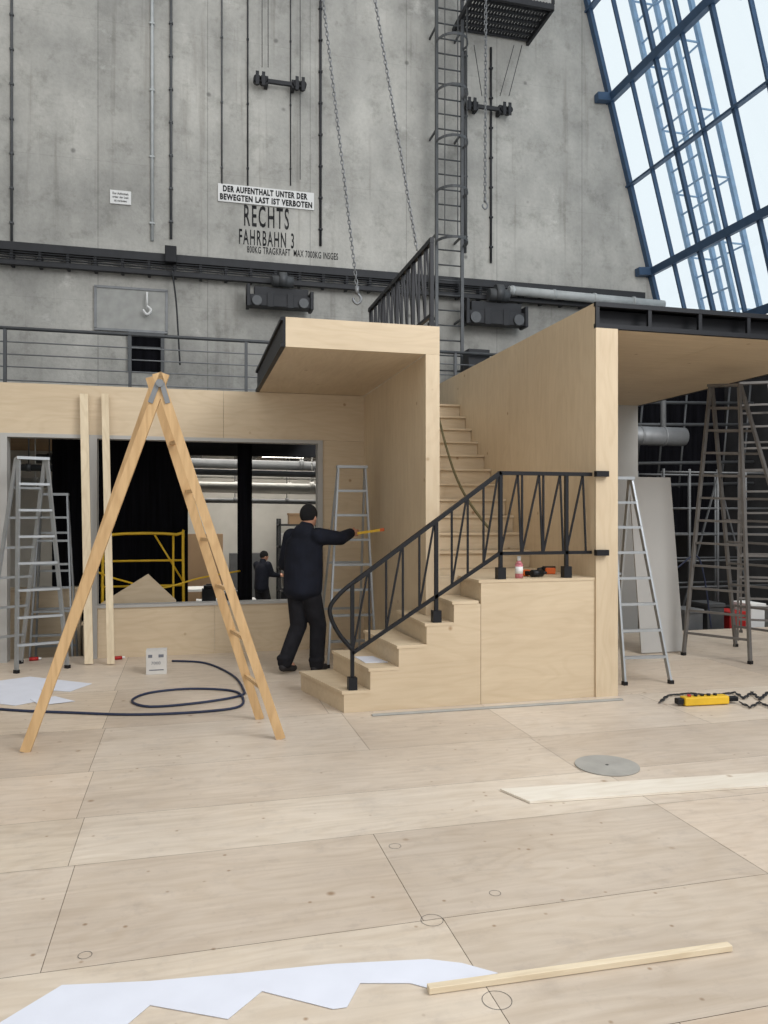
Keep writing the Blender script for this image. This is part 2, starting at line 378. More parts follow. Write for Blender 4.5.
for px in (262,268,300):
    bm=BM(); a=onW(px,-60); b=onW(px,68 if px<300 else 180); cyl(bm,(b.x,WY-.12,a.z),(b.x,WY-.12,b.z),0.007,6)
    make(bm,'hoist_rope','dsteel',label='thin steel hoist rope hanging in front of the wall',cat='rope',group='hoist ropes')
for p0,p1 in (((500,96),(514,45)),((509,96),(522,45)),((482,96),(474,45))):
    bm=BM(); cyl(bm,onW(*p0,off=.3),onW(*p1,off=.3),0.007,6)
    make(bm,'hoist_rope','dsteel',label='thin slanting rope running up from the trolley',cat='rope',group='hoist ropes')
def trolley(px0,px1,py0,py1,label,big):
    X0,X1,Z0,Z1=rectW(px0,py0,px1,py1,.3); w=X1-X0; h=Z1-Z0; W=WY-.21 if big else WY-.01
    t=thing('rope_trolley' if not big else 'hoist_motor',((X0+X1)/2,W,Z0),label,'trolley' if not big else 'motor')
    bm=BM()
    if big:
        box(bm,X0,X1,W-.25,W,Z0,Z0+h*0.3); box(bm,X0+w*.12,X1-w*.06,W-.15,W,Z0+h*.3,Z0+h*.55)
        box(bm,X0,X0+w*.05,W-.3,W,Z0-.03,Z0+h*.55); box(bm,X1-w*.05,X1,W-.3,W,Z0-.03,Z0+h*.45)
        box(bm,X0+w*.3,X0+w*.4,W-.27,W-.25,Z0-.02,Z0+h*.36); box(bm,X1-w*.4,X1-w*.3,W-.27,W-.25,Z0-.02,Z0+h*.36)
    else:
        box(bm,X0,X1,W-.2,W-.14,Z0+h*.4,Z0+h*.62); box(bm,X0+w*.2,X0+w*.27,W-.2,W,Z0+h*.3,Z0+h*.75); box(bm,X1-w*.27,X1-w*.2,W-.2,W,Z0+h*.3,Z0+h*.75)
    make(bm,'body','dsteel',t,bevel=0.01)
    if big:
        bm=BM(); cyl(bm,(X0+w*.38,W-.2,Z0+h*.7),(X0+w*.7,W-.2,Z0+h*.7),h*.15,16); cyl(bm,(X0+w*.48,W-.2,Z0+h*.75),(X0+w*.6,W-.2,Z0+h*.75),h*.2,16)
        make(bm,'motor_drum','gsteel',t)
        for x in (X0+w*.15,X1-w*.15):
            bm=BM(); cyl(bm,(x,W-.3,Z0+h*.12),(x,W-.251,Z0+h*.12),h*.13,14); make(bm,'wheel','gsteel',t)
    else:
        for f in (.05,.17,.83,.95):
            bm=BM(); cyl(bm,(X0+w*f,W-.24,Z0+h*.5),(X0+w*f,W-.1,Z0+h*.5),h*.2,14); make(bm,'pulley','black',t)
            bm=BM(); box(bm,X0+w*f-.03,X0+w*f+.03,W-.26,W-.241,Z0+h*.15,Z0+h*.85); make(bm,'cheek_plate','dsteel',t)
trolley(255,306,70,89,'small dark rope trolley with pulleys on concrete wall',False)
trolley(468,513,96,114,'small dark pulley trolley beside the caged ladder',False)
trolley(246,312,272,309,'black hoist motor unit under the runway rail',True)
trolley(463,524,284,326,'black hoist motor unit beside the caged ladder foot',True)
bm=BM(); p=onW(171,258); box(bm,p.x-.1,p.x+.1,WY-.36,WY-.215,p.z-.15,p.z+.14); make(bm,'junction_box','black',label='small black junction box on the runway rail',cat='junction box',bevel=.01)
bm=BM(); tube(bm,[onW(172,270,.3),onW(176,300,.2),onW(178,330,.2),onW(180,365,.2)],0.015); make(bm,'loose_cable','dsteel',label='loose dark cable hanging below the junction box',cat='cable')
def sign(px0,py0,px1,py1,label):
    X0,X1,Z0,Z1=rectW(px0,py0,px1,py1,.03)
    bm=BM(); box(bm,X0,X1,WY-.03,WY-.001,Z0,Z1); s=make(bm,'wall_sign','whitep',label=label,cat='sign')
    return s,X0,Z0,X1-X0,Z1-Z0
s,X,Z,w,h=sign(218,188,314,205.5,'white warning sign with black German lettering on concrete')
text('DER AUFENTHALT UNTER DER','lettering',X+w*.05,WY-.035,Z+h*.55,h*.36,w*.88,'text',s,off=.045,sp=1.15)
text('BEWEGTEN LAST IST VERBOTEN','lettering',X+w*.02,WY-.035,Z+h*.09,h*.36,w*.96,'text',s,off=.045,sp=1.15)
s,X,Z,w,h=sign(110,190.5,131,204,'small white notice sign on concrete wall')
text('Der Aufenthalt','lettering',X+w*.12,WY-.035,Z+h*.68,h*.17,w*.76,'text',s,off=.01)
text('unter der Last','lettering',X+w*.12,WY-.035,Z+h*.42,h*.17,w*.76,'text',s,off=.01)
text('ist verboten','lettering',X+w*.2,WY-.035,Z+h*.15,h*.17,w*.6,'text',s,off=.01)
def painted(sv,px0,py0,px1,py1,label,off=0,sp=1.1):
    X0,X1,Z0,Z1=rectW(px0,py0,px1,py1,.0)
    text(sv,'painted_lettering',X0,WY-.004,Z0,Z1-Z0,X1-X0,'ptext',label=label,cat='lettering',off=off,sp=sp)
painted('RECHTS',244,206.5,289,228,'large dark stencilled word RECHTS on concrete',.015,1.25)
painted('FAHRBAHN 3',239,231,294,246.5,'dark stencilled words FAHRBAHN 3 on concrete',.015,1.25)
painted('800KG TRAGKRAFT  MAX 7000KG INSGES',247,249.5,338,256.5,'small stencilled load limit lettering on concrete',.015)
X0,X1,Z0,Z1=rectW(96,289,166,330)
t=thing('wall_hatch',((X0+X1)/2,WY-.03,Z0),'grey steel wall hatch above the gallery railing','hatch')
bm=BM(); box(bm,X0,X1,WY-.04,WY-.001,Z0,Z1); make(bm,'hatch_panel','hatch',t,bevel=.01)
bm=BM()
for q in ((X0-.03,X1+.03,Z0-.03,Z0+.01),(X0-.03,X1+.03,Z1-.01,Z1+.03),(X0-.03,X0+.01,Z0,Z1),(X1-.01,X1+.03,Z0,Z1)):
    box(bm,q[0],q[1],WY-.06,WY-.001,q[2],q[3])
make(bm,'hatch_frame','galv',t)
bm=BM(); p=onW(147,292,.15); q=onW(147,306,.15); cyl(bm,p,q,.018,8); tube(bm,[q,q+V((.07,0,-.07)),q+V((0,0,-.15)),q+V((-.07,0,-.07))],.022)
cyl(bm,p+V((0,0,-.02)),p+V((0,.10,-.02)),.015,8)
make(bm,'lifting_hook','whitep',label='pale lifting hook hanging in front of the grey hatch',cat='hook')
X0,X1,Z0,Z1=rectW(130,335,162,372)
t=thing('wall_opening',((X0+X1)/2,WY-.03,Z0),'dark small window with steel frame behind the gallery','window')
bm=BM(); box(bm,X0,X1,WY-.03,WY-.001,Z0,Z1); make(bm,'dark_pane','blackcloth',t)
bm=BM()
for q in ((X0-.04,X1+.04,Z1-.02,Z1+.04),(X0-.04,X0+.02,Z0,Z1),(X1-.02,X1+.04,Z0,Z1),(X0,X1,Z0*.35+Z1*.65-.02,Z0*.35+Z1*.65+.02)):
    box(bm,q[0],q[1],WY-.07,WY-.001,q[2],q[3])
make(bm,'window_frame','gsteel',t)
a=onW(508,291,.3)
bm=BM(); cyl(bm,(a.x,WY-.34,a.z),(fx(5.9)-.1,WY-.34,a.z-.05),.09,14)
for k in range(4): cyl(bm,(a.x+.05+k*.9,WY-.34,a.z-.01*k),(a.x+.1+k*.9,WY-.34,a.z-.01*k),.1,14)
make(bm,'duct_tube','pipe',label='pale tube mounted along the concrete wall',cat='pipe')
# caged ladder
t=thing('caged_ladder',(onW(445,300).x,WY-.4,3.6),'dark steel caged access ladder on the concrete wall','ladder')
X0,X1=onW(431,200).x,onW(456,200).x; LY=WY-.45
for x in (X0,X1):
    bm=BM(); beam(bm,(x,LY,3.6),(x,LY,15),.045,.06)
    for z in [4,5.4,7,9,11,13]: beam(bm,(x,LY,z),(x,WY-.01,z),.03,.04)
    make(bm,'side_rail','gsteel',t)
z=3.8
while z<15: 
    bm=BM(); cyl(bm,(X0+.02,LY,z),(X1-.02,LY,z),.015,8); make(bm,'rung','gsteel',t); z+=.29
bm=BM(); cx=(X0+X1)/2; rr=(X1-X0)/2+.05
def cpt(a_,z): return V((cx+rr*math.cos(a_),LY-.12-rr*1.15*math.sin(a_),z))
z=6.8
while z<14.8:
    hp=[V((X0,LY,z))]+[cpt(math.pi*k/10,z) for k in range(10,-1,-1)]+[V((X1,LY,z))]
    for i in range(len(hp)-1): beam(bm,hp[i],hp[i+1],.01,.05)
    z+=.95
for k in (0,2.5,5,7.5,10):
    a_=math.pi*k/10; p=cpt(a_,6.8); beam(bm,p,(p.x,p.y,14.9),.03,.01)
make(bm,'safety_cage','gsteel',t)
PYF=13.35
a=onY(474,4,PYF); b=onY(553,-4,PYF); pz=a.z+.25
t=thing('high_platform',((a.x+b.x)/2,WY-.8,pz),'dark steel grating platform high on the concrete wall','platform')
bm=BM()
for k in range(26): beam(bm,(a.x+(b.x-a.x)*k/25,PYF,pz),(a.x+(b.x-a.x)*k/25,WY-.01,pz),.025,.05)
for k in range(7): beam(bm,(a.x,PYF+.18*k,pz-.03),(b.x,PYF+.18*k,pz-.03),.025,.06)
make(bm,'grating','dsteel',t)
bm=BM()
for x in (a.x,b.x): beam(bm,(x,PYF,pz-.06),(x,WY-.01,pz-.06),.06,.1); beam(bm,(x,PYF,pz),(x,PYF,pz+1.1),.05)
beam(bm,(a.x,PYF,pz-.06),(b.x,PYF,pz-.06),.06,.1)
for k in (.5,1.1): beam(bm,(a.x,PYF,pz+k),(b.x,PYF,pz+k),.04)
make(bm,'guard_frame','dsteel',t)

# gallery
GY=13.5
bm=BM(); box(bm,-8.9,9.4,GY-.05,WY-.02,3.43,3.55)
for k in range(12): box(bm,-8.5+1.6*k,-8.42+1.6*k,GY,WY-.02,3.25,3.43)
make(bm,'gallery_deck','gsteel',label='grey steel gallery walkway along the concrete wall',cat='walkway')
t=thing('gallery_railing',(0,GY,3.55),'grey tubular steel gallery railing above the plywood wall','railing')
gz=onY(100,333,GY).z
bm=BM(); cyl(bm,(-8.9,GY,gz),(9.2,GY,gz),.03,10); make(bm,'handrail','gsteel',t)
for k in (.22,.42,.62,.84):
    bm=BM(); cyl(bm,(-8.9,GY,gz-k),(9.2,GY,gz-k),.011,8); make(bm,'lower_rail','galv',t)
dx=onY(130,340,GY).x-onY(5,340,GY).x
for k in range(10):
    x=onY(5,340,GY).x+dx*(k-2)
    if -8.9<x<9.2:
        bm=BM(); beam(bm,(x,GY,3.55),(x,GY,gz-.02),.05,.05); make(bm,'post','gsteel',t)
X0,X1=onY(463,360,13.9).x,onY(484,360,13.9).x; z0=3.55
bm=BM(); box(bm,X0,X1,13.6,13.9,z0,onY(450,351,13.9).z); box(bm,X0+.05,X1-.05,13.58,13.6,z0+.1,z0+.6); make(bm,'control_cabinet','dsteel',label='dark electrical cabinet standing on the gallery walkway',cat='cabinet',bevel=.01)

# ---------------------------------------------------------------- plywood partition
PY=9.1; PT=3.04
t=thing('plywood_partition',(-1,PY,0),'pale birch plywood stage wall with large rectangular opening','partition')
bm=BM(); g=.003
def wallpanels(bm,xs,z0,z1,y0,y1):
    for a,b in zip(xs[:-1],xs[1:]): box(bm,a+g/2,b-g/2,y0,y1,z0,z1)
wallpanels(bm,[-4.6,-2.1,.4,2.20],2.49,PT,PY,PY+.04)
wallpanels(bm,[1.56,2.20],0,2.488,PY,PY+.04)
wallpanels(bm,[-.98,.3,1.557],0,.56,PY,PY+.04)
wallpanels(bm,[-4.6,-3.2,-1.97],0,2.488,PY,PY+.04)
make(bm,'plywood_sheets','ply_x',t)
bm=BM()
box(bm,-1.07,-.98,PY-.02,PY+.14,0,2.49); box(bm,1.50,1.56,PY-.02,PY+.14,.56,2.49); box(bm,-.98,1.5,PY-.02,PY+.14,2.45,2.49)
box(bm,-1.97,-1.9,PY-.02,PY+.14,0,2.49); box(bm,-1.9,-1.07,PY-.02,PY+.14,2.45,2.49); box(bm,-.98,1.5,PY-.02,PY+.16,.56,.59)
make(bm,'opening_frame','greypanel',t)

# left canopy box
BY=6.6; BX0,BX1=.8,2.20; BZ0,BZ1=3.045,3.3
t=thing('plywood_canopy',(1.5,7.8,0),'birch plywood canopy box with thin black side edge beside stair','stage set')
bm=BM(); box(bm,BX0+.012,BX1,BY,BY+.025,BZ0,BZ1); box(bm,BX0+.012,BX1,BY+.026,PY+.04,BZ1-.03,BZ1)
make(bm,'fascia_board','ply_x',t)
bm=BM(); box(bm,BX0+.012,BX1-.13,BY+.026,PY+.04,BZ0,BZ0+.02); make(bm,'soffit_panel','ply_y',t)
bm=BM(); box(bm,BX1-.128,BX1,BY+.026,7.85,0,BZ0-.001); box(bm,BX1-.128,BX1,7.853,PY-.001,0,BZ0-.001); make(bm,'side_wall','ply_z',t)
bm=BM(); box(bm,BX1-.13,BX1,BY+.0,BY+.025,0,BZ0-.001); make(bm,'wall_edge_trim','ply_z',t)
bm=BM(); box(bm,BX0-.01,BX0+.011,BY,PY+.04,BZ0+.03,BZ1-.03)
box(bm,BX0-.03,BX0+.011,BY,PY+.04,BZ0+.0,BZ0+.03); box(bm,BX0-.03,BX0+.011,BY,PY+.04,BZ1-.03,BZ1)
make(bm,'black_side_edge','black',t)

# ---------------------------------------------------------------- stair
SY0=6.1; LX=2.4; RX=3.47; CX=2.065
t=thing('plywood_staircase',(2.4,6.9,0),'birch plywood staircase with landing and narrow upper flight','staircase')
rx=[1.22,1.44,1.68,1.92,2.16,2.4]; bk=[1.0,1.3,1.6,1.88,2.16,2.4]; rz=.175; yb=7.0
bm=BM()
for i in range(5):
    z1=rz*(i+1); x0,x1=rx[i],rx[i+1]; b0,b1=bk[i],bk[i+1]
    if i==3:
        box(bm,x0,CX,SY0+.021,yb,0,z1-.026); box(bm,CX,x1,SY0+.021,BY-.003,0,z1-.026)
    elif i==4: box(bm,x0,x1,SY0+.021,BY-.003,0,z1-.026)
    else: poly(bm,[(x0,SY0+.021),(x1,SY0+.021),(b1,yb),(b0,yb)],0,z1-.026)
make(bm,'riser_carcass','ply_x',t)
for i in range(5):
    z1=rz*(i+1); x0,x1=rx[i]-.015,rx[i+1]-.001; b0,b1=bk[i]-.015,bk[i+1]-.001
    bm=BM()
    if i==3:
        box(bm,x0,CX,SY0-.004,yb,z1-.025,z1); box(bm,CX,x1,SY0-.004,BY-.003,z1-.025,z1)
    elif i==4: box(bm,x0,x1-.02,SY0-.004,BY-.003,z1-.025,z1)
    else: poly(bm,[(x0,SY0-.004),(x1,SY0-.004),(b1,yb),(b0,yb)],z1-.025,z1)
    make(bm,'lower_tread','ply_x',t)
bm=BM()
for i in range(5): box(bm,rx[i],rx[i+1]-(0 if i<4 else .002),SY0,SY0+.019,0,rz*(i+1)-.026)
make(bm,'stringer_board','ply_x',t)
bm=BM(); box(bm,LX+.002,RX-.001,SY0,SY0+.02,0,1.025); box(bm,LX+.002,LX+.02,SY0+.021,7.42,0,1.025); box(bm,BX1+.002,LX,BY+.01,BY+.03,0,1.025)
make(bm,'landing_front','ply_x',t)
bm=BM(); box(bm,LX-.02,RX-.001,SY0-.005,7.42,1.026,1.05); box(bm,BX1+.002,LX-.021,BY+.01,7.42,1.026,1.05); make(bm,'landing_board','ply_x',t)
UY=7.4; tr=.215; ur=.182
for i in range(11):
    bm=BM(); y=UY+tr*i; z=1.05+ur*(i+1)
    box(bm,BX1+.003,RX-.002,y+.03,y+.05,z-ur+.002,z-.026); box(bm,BX1+.003,RX-.002,y-.0,y+tr,z-.025,z)
    make(bm,'stair_tread','ply_x',t)

# right wall + slab
t=thing('plywood_stair_wall',(3.56,8,0),'tall birch plywood stair wall with square end post','stage set')
bm=BM(); ys=[SY0+.003,7.95,10.4]
for i in range(2): box(bm,RX,RX+.02,ys[i]+.001,ys[i+1]-.002,0,3.47)
for i in range(2): box(bm,RX+.195,RX+.215,ys[i]+.001,ys[i+1]-.002,0,3.24)
make(bm,'side_sheets','ply_z',t)
bm=BM(); box(bm,RX,RX+.215,SY0-.02,SY0,0,3.245); box(bm,RX+.021,RX+.194,SY0+.001,10.4,3.2,3.245); make(bm,'end_post','ply_z',t)
t=thing('stage_slab',(5,8.5,3.25),'overhead deck with black steel edge and pale plywood underside','deck')
bm=BM(); 
for a,b in ((RX+.022,5.0),(5.004,6.6)):
    for c,d in ((SY0+.03,8.5),(8.504,11)): box(bm,a,b,c,d,3.25,3.27)
make(bm,'soffit_panel','ply_x',t)
bm=BM()
X0=RX+.0
beam(bm,(X0,SY0,3.455),(6.6,SY0,3.455),.04,.04); beam(bm,(X0,SY0,3.265),(6.6,SY0,3.265),.04,.04)
for k in range(7): beam(bm,(X0+.02+k*.52,SY0,3.26),(X0+.02+k*.52,SY0,3.46),.035,.03,up=(0,1,0))
beam(bm,(6.6,SY0,3.455),(6.6,11,3.455),.04); beam(bm,(6.6,SY0,3.265),(6.6,11,3.265),.04)
box(bm,X0+.022,6.6,SY0+.12,SY0+.14,3.28,3.44)
box(bm,X0+.022,6.6,SY0+.01,11,3.46,3.48)
make(bm,'black_edge_frame','black',t)
bm=BM(); box(bm,6.2,6.58,10.3,10.4,-.95,3.249); box(bm,6.15,6.62,10.25,10.45,-.95,-.88); make(bm,'grey_column','greypanel',label='pale grey column supporting the overhead deck',cat='column')

# ---------------------------------------------------------------- lower stair railing
RY=SY0+.05
t=thing('stair_railing',(2.4,RY,.2),'black steel stair railing with zigzag bars and curved end','railing')
A=V((1.20,RY,.97)); Bp=V((2.59,RY,1.96)); Cc=V((RX+.05,RY,1.96)); 
A2=V((1.30,RY,.47)); B2=V((2.59,RY,1.27)); C2=V((RX+.05,RY,1.27))
def top(x): return A.z+(Bp.z-A.z)*(x-A.x)/(Bp.x-A.x) if x<Bp.x else Bp.z
def bot(x): return A2.z+(B2.z-A2.z)*(x-A2.x)/(B2.x-A2.x) if x<B2.x else B2.z
bm=BM()
tube(bm,[V((1.30,RY,.50)),V((1.20,RY,.62)),V((1.13,RY,.75)),V((1.12,RY,.86)),A+V((0.02,0,0.01)),V((1.35,RY,top(1.35)))],.019,8)
beam(bm,V((1.33,RY,top(1.33))),Bp+V((.01,0,.005)),.045,.032); beam(bm,Bp-V((.01,0,0)),Cc-V((.06,.0,0)),.045,.032)
make(bm,'handrail','black',t)
bm=BM(); beam(bm,A2,B2,.03,.028); beam(bm,B2,C2-V((.06,0,0)),.03,.028); make(bm,'bottom_rail','black',t)
for x,zb in ((1.30,.175),(2.02,.7),(2.60,1.05),(3.22,1.05)):
    bm=BM(); beam(bm,(x,RY,zb+.001),(x,RY,top(x)),.03,.03,up=(0,1,0)); box(bm,x-.036,x+.036,RY-.036,RY+.036,zb+.001,zb+.1)
    make(bm,'post','black',t)
for z in (1.27,1.96):
    bm=BM(); cyl(bm,(RX+.04,RY-.0,z),(RX+.04,SY0-.021,z),.018,10); 
    box(bm,RX-.02,RX+.1,SY0-.07,SY0-.021,z-.025,z+.025); make(bm,'wall_bracket','black',t)
bm=BM()
xs=[1.30+.143*k for k in range(10)]
for i in range(len(xs)-1):
    a,b=xs[i],xs[i+1]
    beam(bm,(b,RY,bot(b)),(b,RY,top(b)),.016,.016,up=(0,1,0))
    if i%2==0: beam(bm,(a,RY,bot(a)),(b-.01,RY,top(b)),.015,.015,up=(0,1,0))
xs=[2.60,2.76,2.80,2.96,3.0,3.16,3.22,3.38]
for i in range(0,8,2):
    a,b=xs[i],xs[i+1]
    beam(bm,(a,RY,1.27),(a,RY,1.96),.016,.016,up=(0,1,0)); beam(bm,(a,RY,1.27),(b,RY,1.96),.015,.015,up=(0,1,0))
    beam(bm,(b,RY,1.96),(b+.03,RY,1.27),.015,.015,up=(0,1,0))
make(bm,'zigzag_bars','black',t)

GX=2.15
t=thing('guard_railing',(GX,7.9,BZ1),'black steel guard railing standing on the canopy roof','railing')
bm=BM(); beam(bm,(GX,6.66,4.1),(GX,9.15,4.1),.04,.045); make(bm,'handrail','black',t)
bm=BM(); beam(bm,(GX,6.66,3.42),(GX,9.15,3.42),.03,.03); make(bm,'bottom_rail','black',t)
for k in range(5):
    bm=BM(); y=6.68+k*.6; box(bm,GX-.03,GX+.03,y-.03,y+.03,BZ1+.001,BZ1+.05); beam(bm,(GX,y,BZ1+.001),(GX,y,4.1),.035,.035,up=(0,1,0)); make(bm,'post','black',t)
bm=BM()
y=6.68
while y<9.1:
    beam(bm,(GX,y,3.42),(GX,y,4.1),.02,.02,up=(0,1,0)); beam(bm,(GX,y,3.42),(GX,min(9.14,y+.15),4.1),.018,.018,up=(0,1,0)); y+=.2
make(bm,'zigzag_bars','black',t)

def chain(p,q,name,label,pitch=.05,hook=True,r=.006):
    p,q=V(p),V(q); d=(q-p); n=int(d.length/pitch); d.normalize()
    a=d.cross(V((0,1,0))).normalized(); b=d.cross(a)
    bm=BM()
    for i in range(n):
        c=p+d*pitch*(i+.5); s=a if i%2 else b
        L2=pitch*.72; W=pitch*.3
        tube(bm,[c+d*L2+s*0,c+d*L2*.6+s*W,c-d*L2*.6+s*W,c-d*L2,c-d*L2*.6-s*W,c+d*L2*.6-s*W],r,5,True,1)
    t=thing(name,p,label,'chain')
    make(bm,'chain_links','galv',t)
    if hook:
        bm=BM(); c=p-V((0,0,.02))
        cyl(bm,c+V((0,0,.04)),c-V((0,0,.05)),.024,10)
        tube(bm,[c-V((0,0,.04)),c+V((.04,0,-.08)),c+V((.045,0,-.13)),c+V((0,0,-.17)),c+V((-.045,0,-.13)),c+V((-.04,0,-.1))],.016,8)
        make(bm,'hook','galv',t)
    return t
chain(onY(357,288,8.9),onY(316,-60,8.9),'lifting_chain','steel lifting chain with hook beside the guard railing',r=.006)
chain(onY(417,250,6.9),onY(365,-60,6.9),'lifting_chain','slanting steel lifting chain holding the guard railing',hook=False,pitch=.04,r=.005)
chain(onY(485,198,12.5),onY(486,-60,12.5),'lifting_chain','hanging steel chain with small hook near caged ladder',pitch=.07,r=.008)

# ---------------------------------------------------------------- ladders
def aladder(name,label,cat,F1,F2,T1,T2,R1,R2,n,mat,rw=.045,rd=.02,step=.045,group=None,rear_rungs=2,feet=True,over=0,hinge=True):
    F1,F2,T1,T2,R1,R2=map(V,(F1,F2,T1,T2,R1,R2))
    c=(F1+F2+R1+R2)/4; t=thing(name,c,label,cat,group)
    wd=(F2-F1).normalized()
    for nm,a1,a2,k in (('front_frame',F1,F2,n),('rear_frame',R1,R2,rear_rungs)):
        bm=BM()
        off=V((0,0,0)) if nm=='front_frame' else ((R1-F1).normalized()*.03)
        for p,q in ((a1,T1),(a2,T2)):
            q=q+off; q=q+(q-p).normalized()*over; beam(bm,p,q,rd,rw,up=(F1-R1))
        for i in range(k):
            f=(i+1)/(k+1); beam(bm,a1.lerp(T1+off,f),a2.lerp(T2+off,f),.025 if nm!='front_frame' else step,.025,up=(0,0,1))
        make(bm,nm,mat,t)
    if hinge:
        bm=BM(); beam(bm,T1-wd*.02+V((0,0,.0)),T2+wd*.02,.08,.03); make(bm,'top_hinge',mat,t)
    if feet:
        for p in (F1,F2,R1,R2):
            bm=BM(); beam(bm,p,p+V((0,0,.035)),.04,.05,up=(F1-R1)); make(bm,'rubber_foot','black',t)
    return t
aladder('step_ladder','aluminium step ladder standing open beside the plywood wall','ladder',(-1.68,8.45,0),(-1.22,8.6,0),(-1.72,8.75,2.2),(-1.46,8.85,2.2),(-2.05,8.75,0),(-1.75,9.0,0),7,'alu',group='aluminium step ladders',rear_rungs=6)
aladder('step_ladder','aluminium step ladder standing low behind the doorway opening','ladder',(-1.85,9.75,-.95),(-1.3,9.75,-.95),(-1.72,10.0,1.85),(-1.42,10.0,1.85),(-1.85,10.3,-.95),(-1.3,10.3,-.95),9,'alu',group='aluminium step ladders',rear_rungs=5)
aladder('step_ladder','aluminium step ladder standing under the plywood canopy','ladder',(1.42,7.95,0),(1.93,7.92,0),(1.6,8.3,2.13),(1.9,8.3,2.13),(1.45,8.75,0),(1.93,8.75,0),7,'alu',group='aluminium step ladders',rear_rungs=3)
aladder('step_ladder','aluminium step ladder standing beside the stair wall post','ladder',(3.98,6.45,0),(4.44,6.4,0),(4.1,6.9,1.97),(4.33,6.9,1.97),(4.0,7.5,0),(4.5,7.5,0),7,'alu',group='aluminium step ladders',rear_rungs=3)
aladder('double_ladder','tall weathered grey double ladder standing under the overhead deck','ladder',(5.48,7.66,0),(5.85,7.03,0),(5.79,7.6,3.08),(5.93,7.3,3.04),(6.45,8.0,0),(6.75,7.0,0),11,'laddergrey',rw=.05,rd=.025,step=.025,rear_rungs=11,group='tall double ladders')
aladder('double_ladder','second tall grey double ladder standing beside the overhead deck','ladder',(6.8,8.4,0),(7.5,7.9,0),(6.72,8.25,3.25),(7.0,8.1,3.25),(7.3,8.95,0),(7.9,8.6,0),11,'laddergrey',rw=.05,rd=.025,step=.025,rear_rungs=8,group='tall double ladders')
T=onY(158,392,5.75)
aladder('wooden_trestle_ladder','tall pine wooden trestle ladder standing open on plywood floor','ladder',onZ(281,739),onZ(260,719),T+V((.035,-.06,0)),T+V((-.02,.12,0)),onZ(25,752),onZ(31,742)+V((-.02,.1,0)),6,'pine',rw=.066,rd=.03,step=.03,rear_rungs=0,feet=False,over=.13,hinge=False)
wt=bpy.data.objects['wooden_trestle_ladder']
for dy in (-.08,.14):
    bm=BM()
    beam(bm,T+V((.0,dy,.05)),T+V((-.05,dy,-.09)),.006,.035,up=(1,0,0)); beam(bm,T+V((.03,dy-.007,.05)),T+V((.07,dy-.007,-.09)),.006,.035,up=(1,0,0))
    cyl(bm,T+V((.015,dy-.02,.05)),T+V((.015,dy+.02,.05)),.028,14)
    make(bm,'steel_hinge','galv',wt)
for px0,pxb,lab in ((79,90,'pine board leaning upright against the plywood wall'),(100,112,'second pale pine batten leaning on the plywood wall')):
    p=onZ(pxb-1,665); q=onY(px0+5,394,PY-.06)
    bm=BM(); beam(bm,p+V((0,0,.012)),V((q.x,PY-.06,q.z)),.085 if px0<90 else .075,.028,up=(0,1,0)); make(bm,'leaning_timber','pine_light',label=lab,cat='timber',group='leaning timbers')
bm=BM(); beam(bm,(5.33,7.84,0.01),(5.33,8.1,2.05),.56,.02,up=(0,1,0)); make(bm,'grey_board','greypanel',label='pale grey board leaning upright under the overhead deck',cat='board',bevel=.003)

# ---------------------------------------------------------------- floor items
def fpoly(pix,z0,z1,name,mat,label,cat,group=None):
    bm=BM(); poly(bm,[onZ(*p) for p in pix],z0,z1); return make(bm,name,mat,label=label,cat=cat,group=group)
fpoly([(-60,1060),(62,986),(150,982),(240,974),(330,965),(428,960),(462,964),(498,974),(470,980),(432,990),(410,984),(360,984),(347,1008),(333,1010),(262,992),(228,1020),(150,1006),(110,1040),(0,1075)],.002,.004,'paper_template','white','white sawtooth-cut paper stair template lying on floor','paper')
def fstick(p,q,w,h,name,mat,label,cat):
    a=onZ(*p); b=onZ(*q); bm=BM(); beam(bm,a+V((0,0,h/2+.002)),b+V((0,0,h/2+.002)),w,h); return make(bm,name,mat,label=label,cat=cat,bevel=.002)
fstick((428,993),(730,950),.03,.022,'wood_batten','pine_floor','thin pale wood batten lying on plywood floor','batten')
fpoly([(500,791),(530,804),(790,786),(790,773)],.002,.014,'plywood_strip','ply_pale','narrow plywood strip lying on the floor','plywood strip')
fstick((372,716),(622,700),.04,.012,'metal_bar','alu_dull','flat aluminium bar lying before the staircase','bar')
c=onZ(607,766); bm=BM(); cyl(bm,c+V((0,0,.001)),c+V((0,0,.008)),.2,48)
d_=make(bm,'round_disc','disc',label='round grey disc lying flat on the plywood floor',cat='disc')
bm=BM(); cyl(bm,c+V((0,0,.008)),c+V((0,0,.0095)),.01,12); make(bm,'centre_hole','dsteel',d_)
fpoly([(0,681),(30,677),(92,684),(70,692),(40,690),(52,699),(15,706),(-20,702)],.002,.005,'paper_sheet','white','crumpled white drawing sheets lying on the floor','paper')
fpoly([(30,700),(55,697),(75,702),(40,706)],.006,.008,'paper_sheet','white','small white paper scrap near the drawings','paper')
bm=BM(); tube(bm,[onZ(*p)+V((0,0,.012)) for p in ((-30,708),(20,712),(70,714),(130,716),(190,714),(236,709),(243,700),(232,692),(190,690),(150,694),(132,702),(150,708),(200,704),(240,697),(243,690),(232,676),(205,664),(172,662))],.0105,8)
make(bm,'power_cable','rubber',label='dark blue rubber cable looped across the plywood floor',cat='cable')
a=onZ(146,675); t=thing('cardboard_carton',a,'small pale grey printed carton standing on the floor','box')
bm=BM(); box(bm,a.x,a.x+.2,a.y,a.y+.16,0,.235); make(bm,'carton_body','card',t,bevel=.003)
for q in ((a.x,a.x+.098),(a.x+.102,a.x+.2)):
    bm=BM(); box(bm,q[0],q[1],a.y,a.y+.16,.236,.24); make(bm,'carton_flap','card',t)
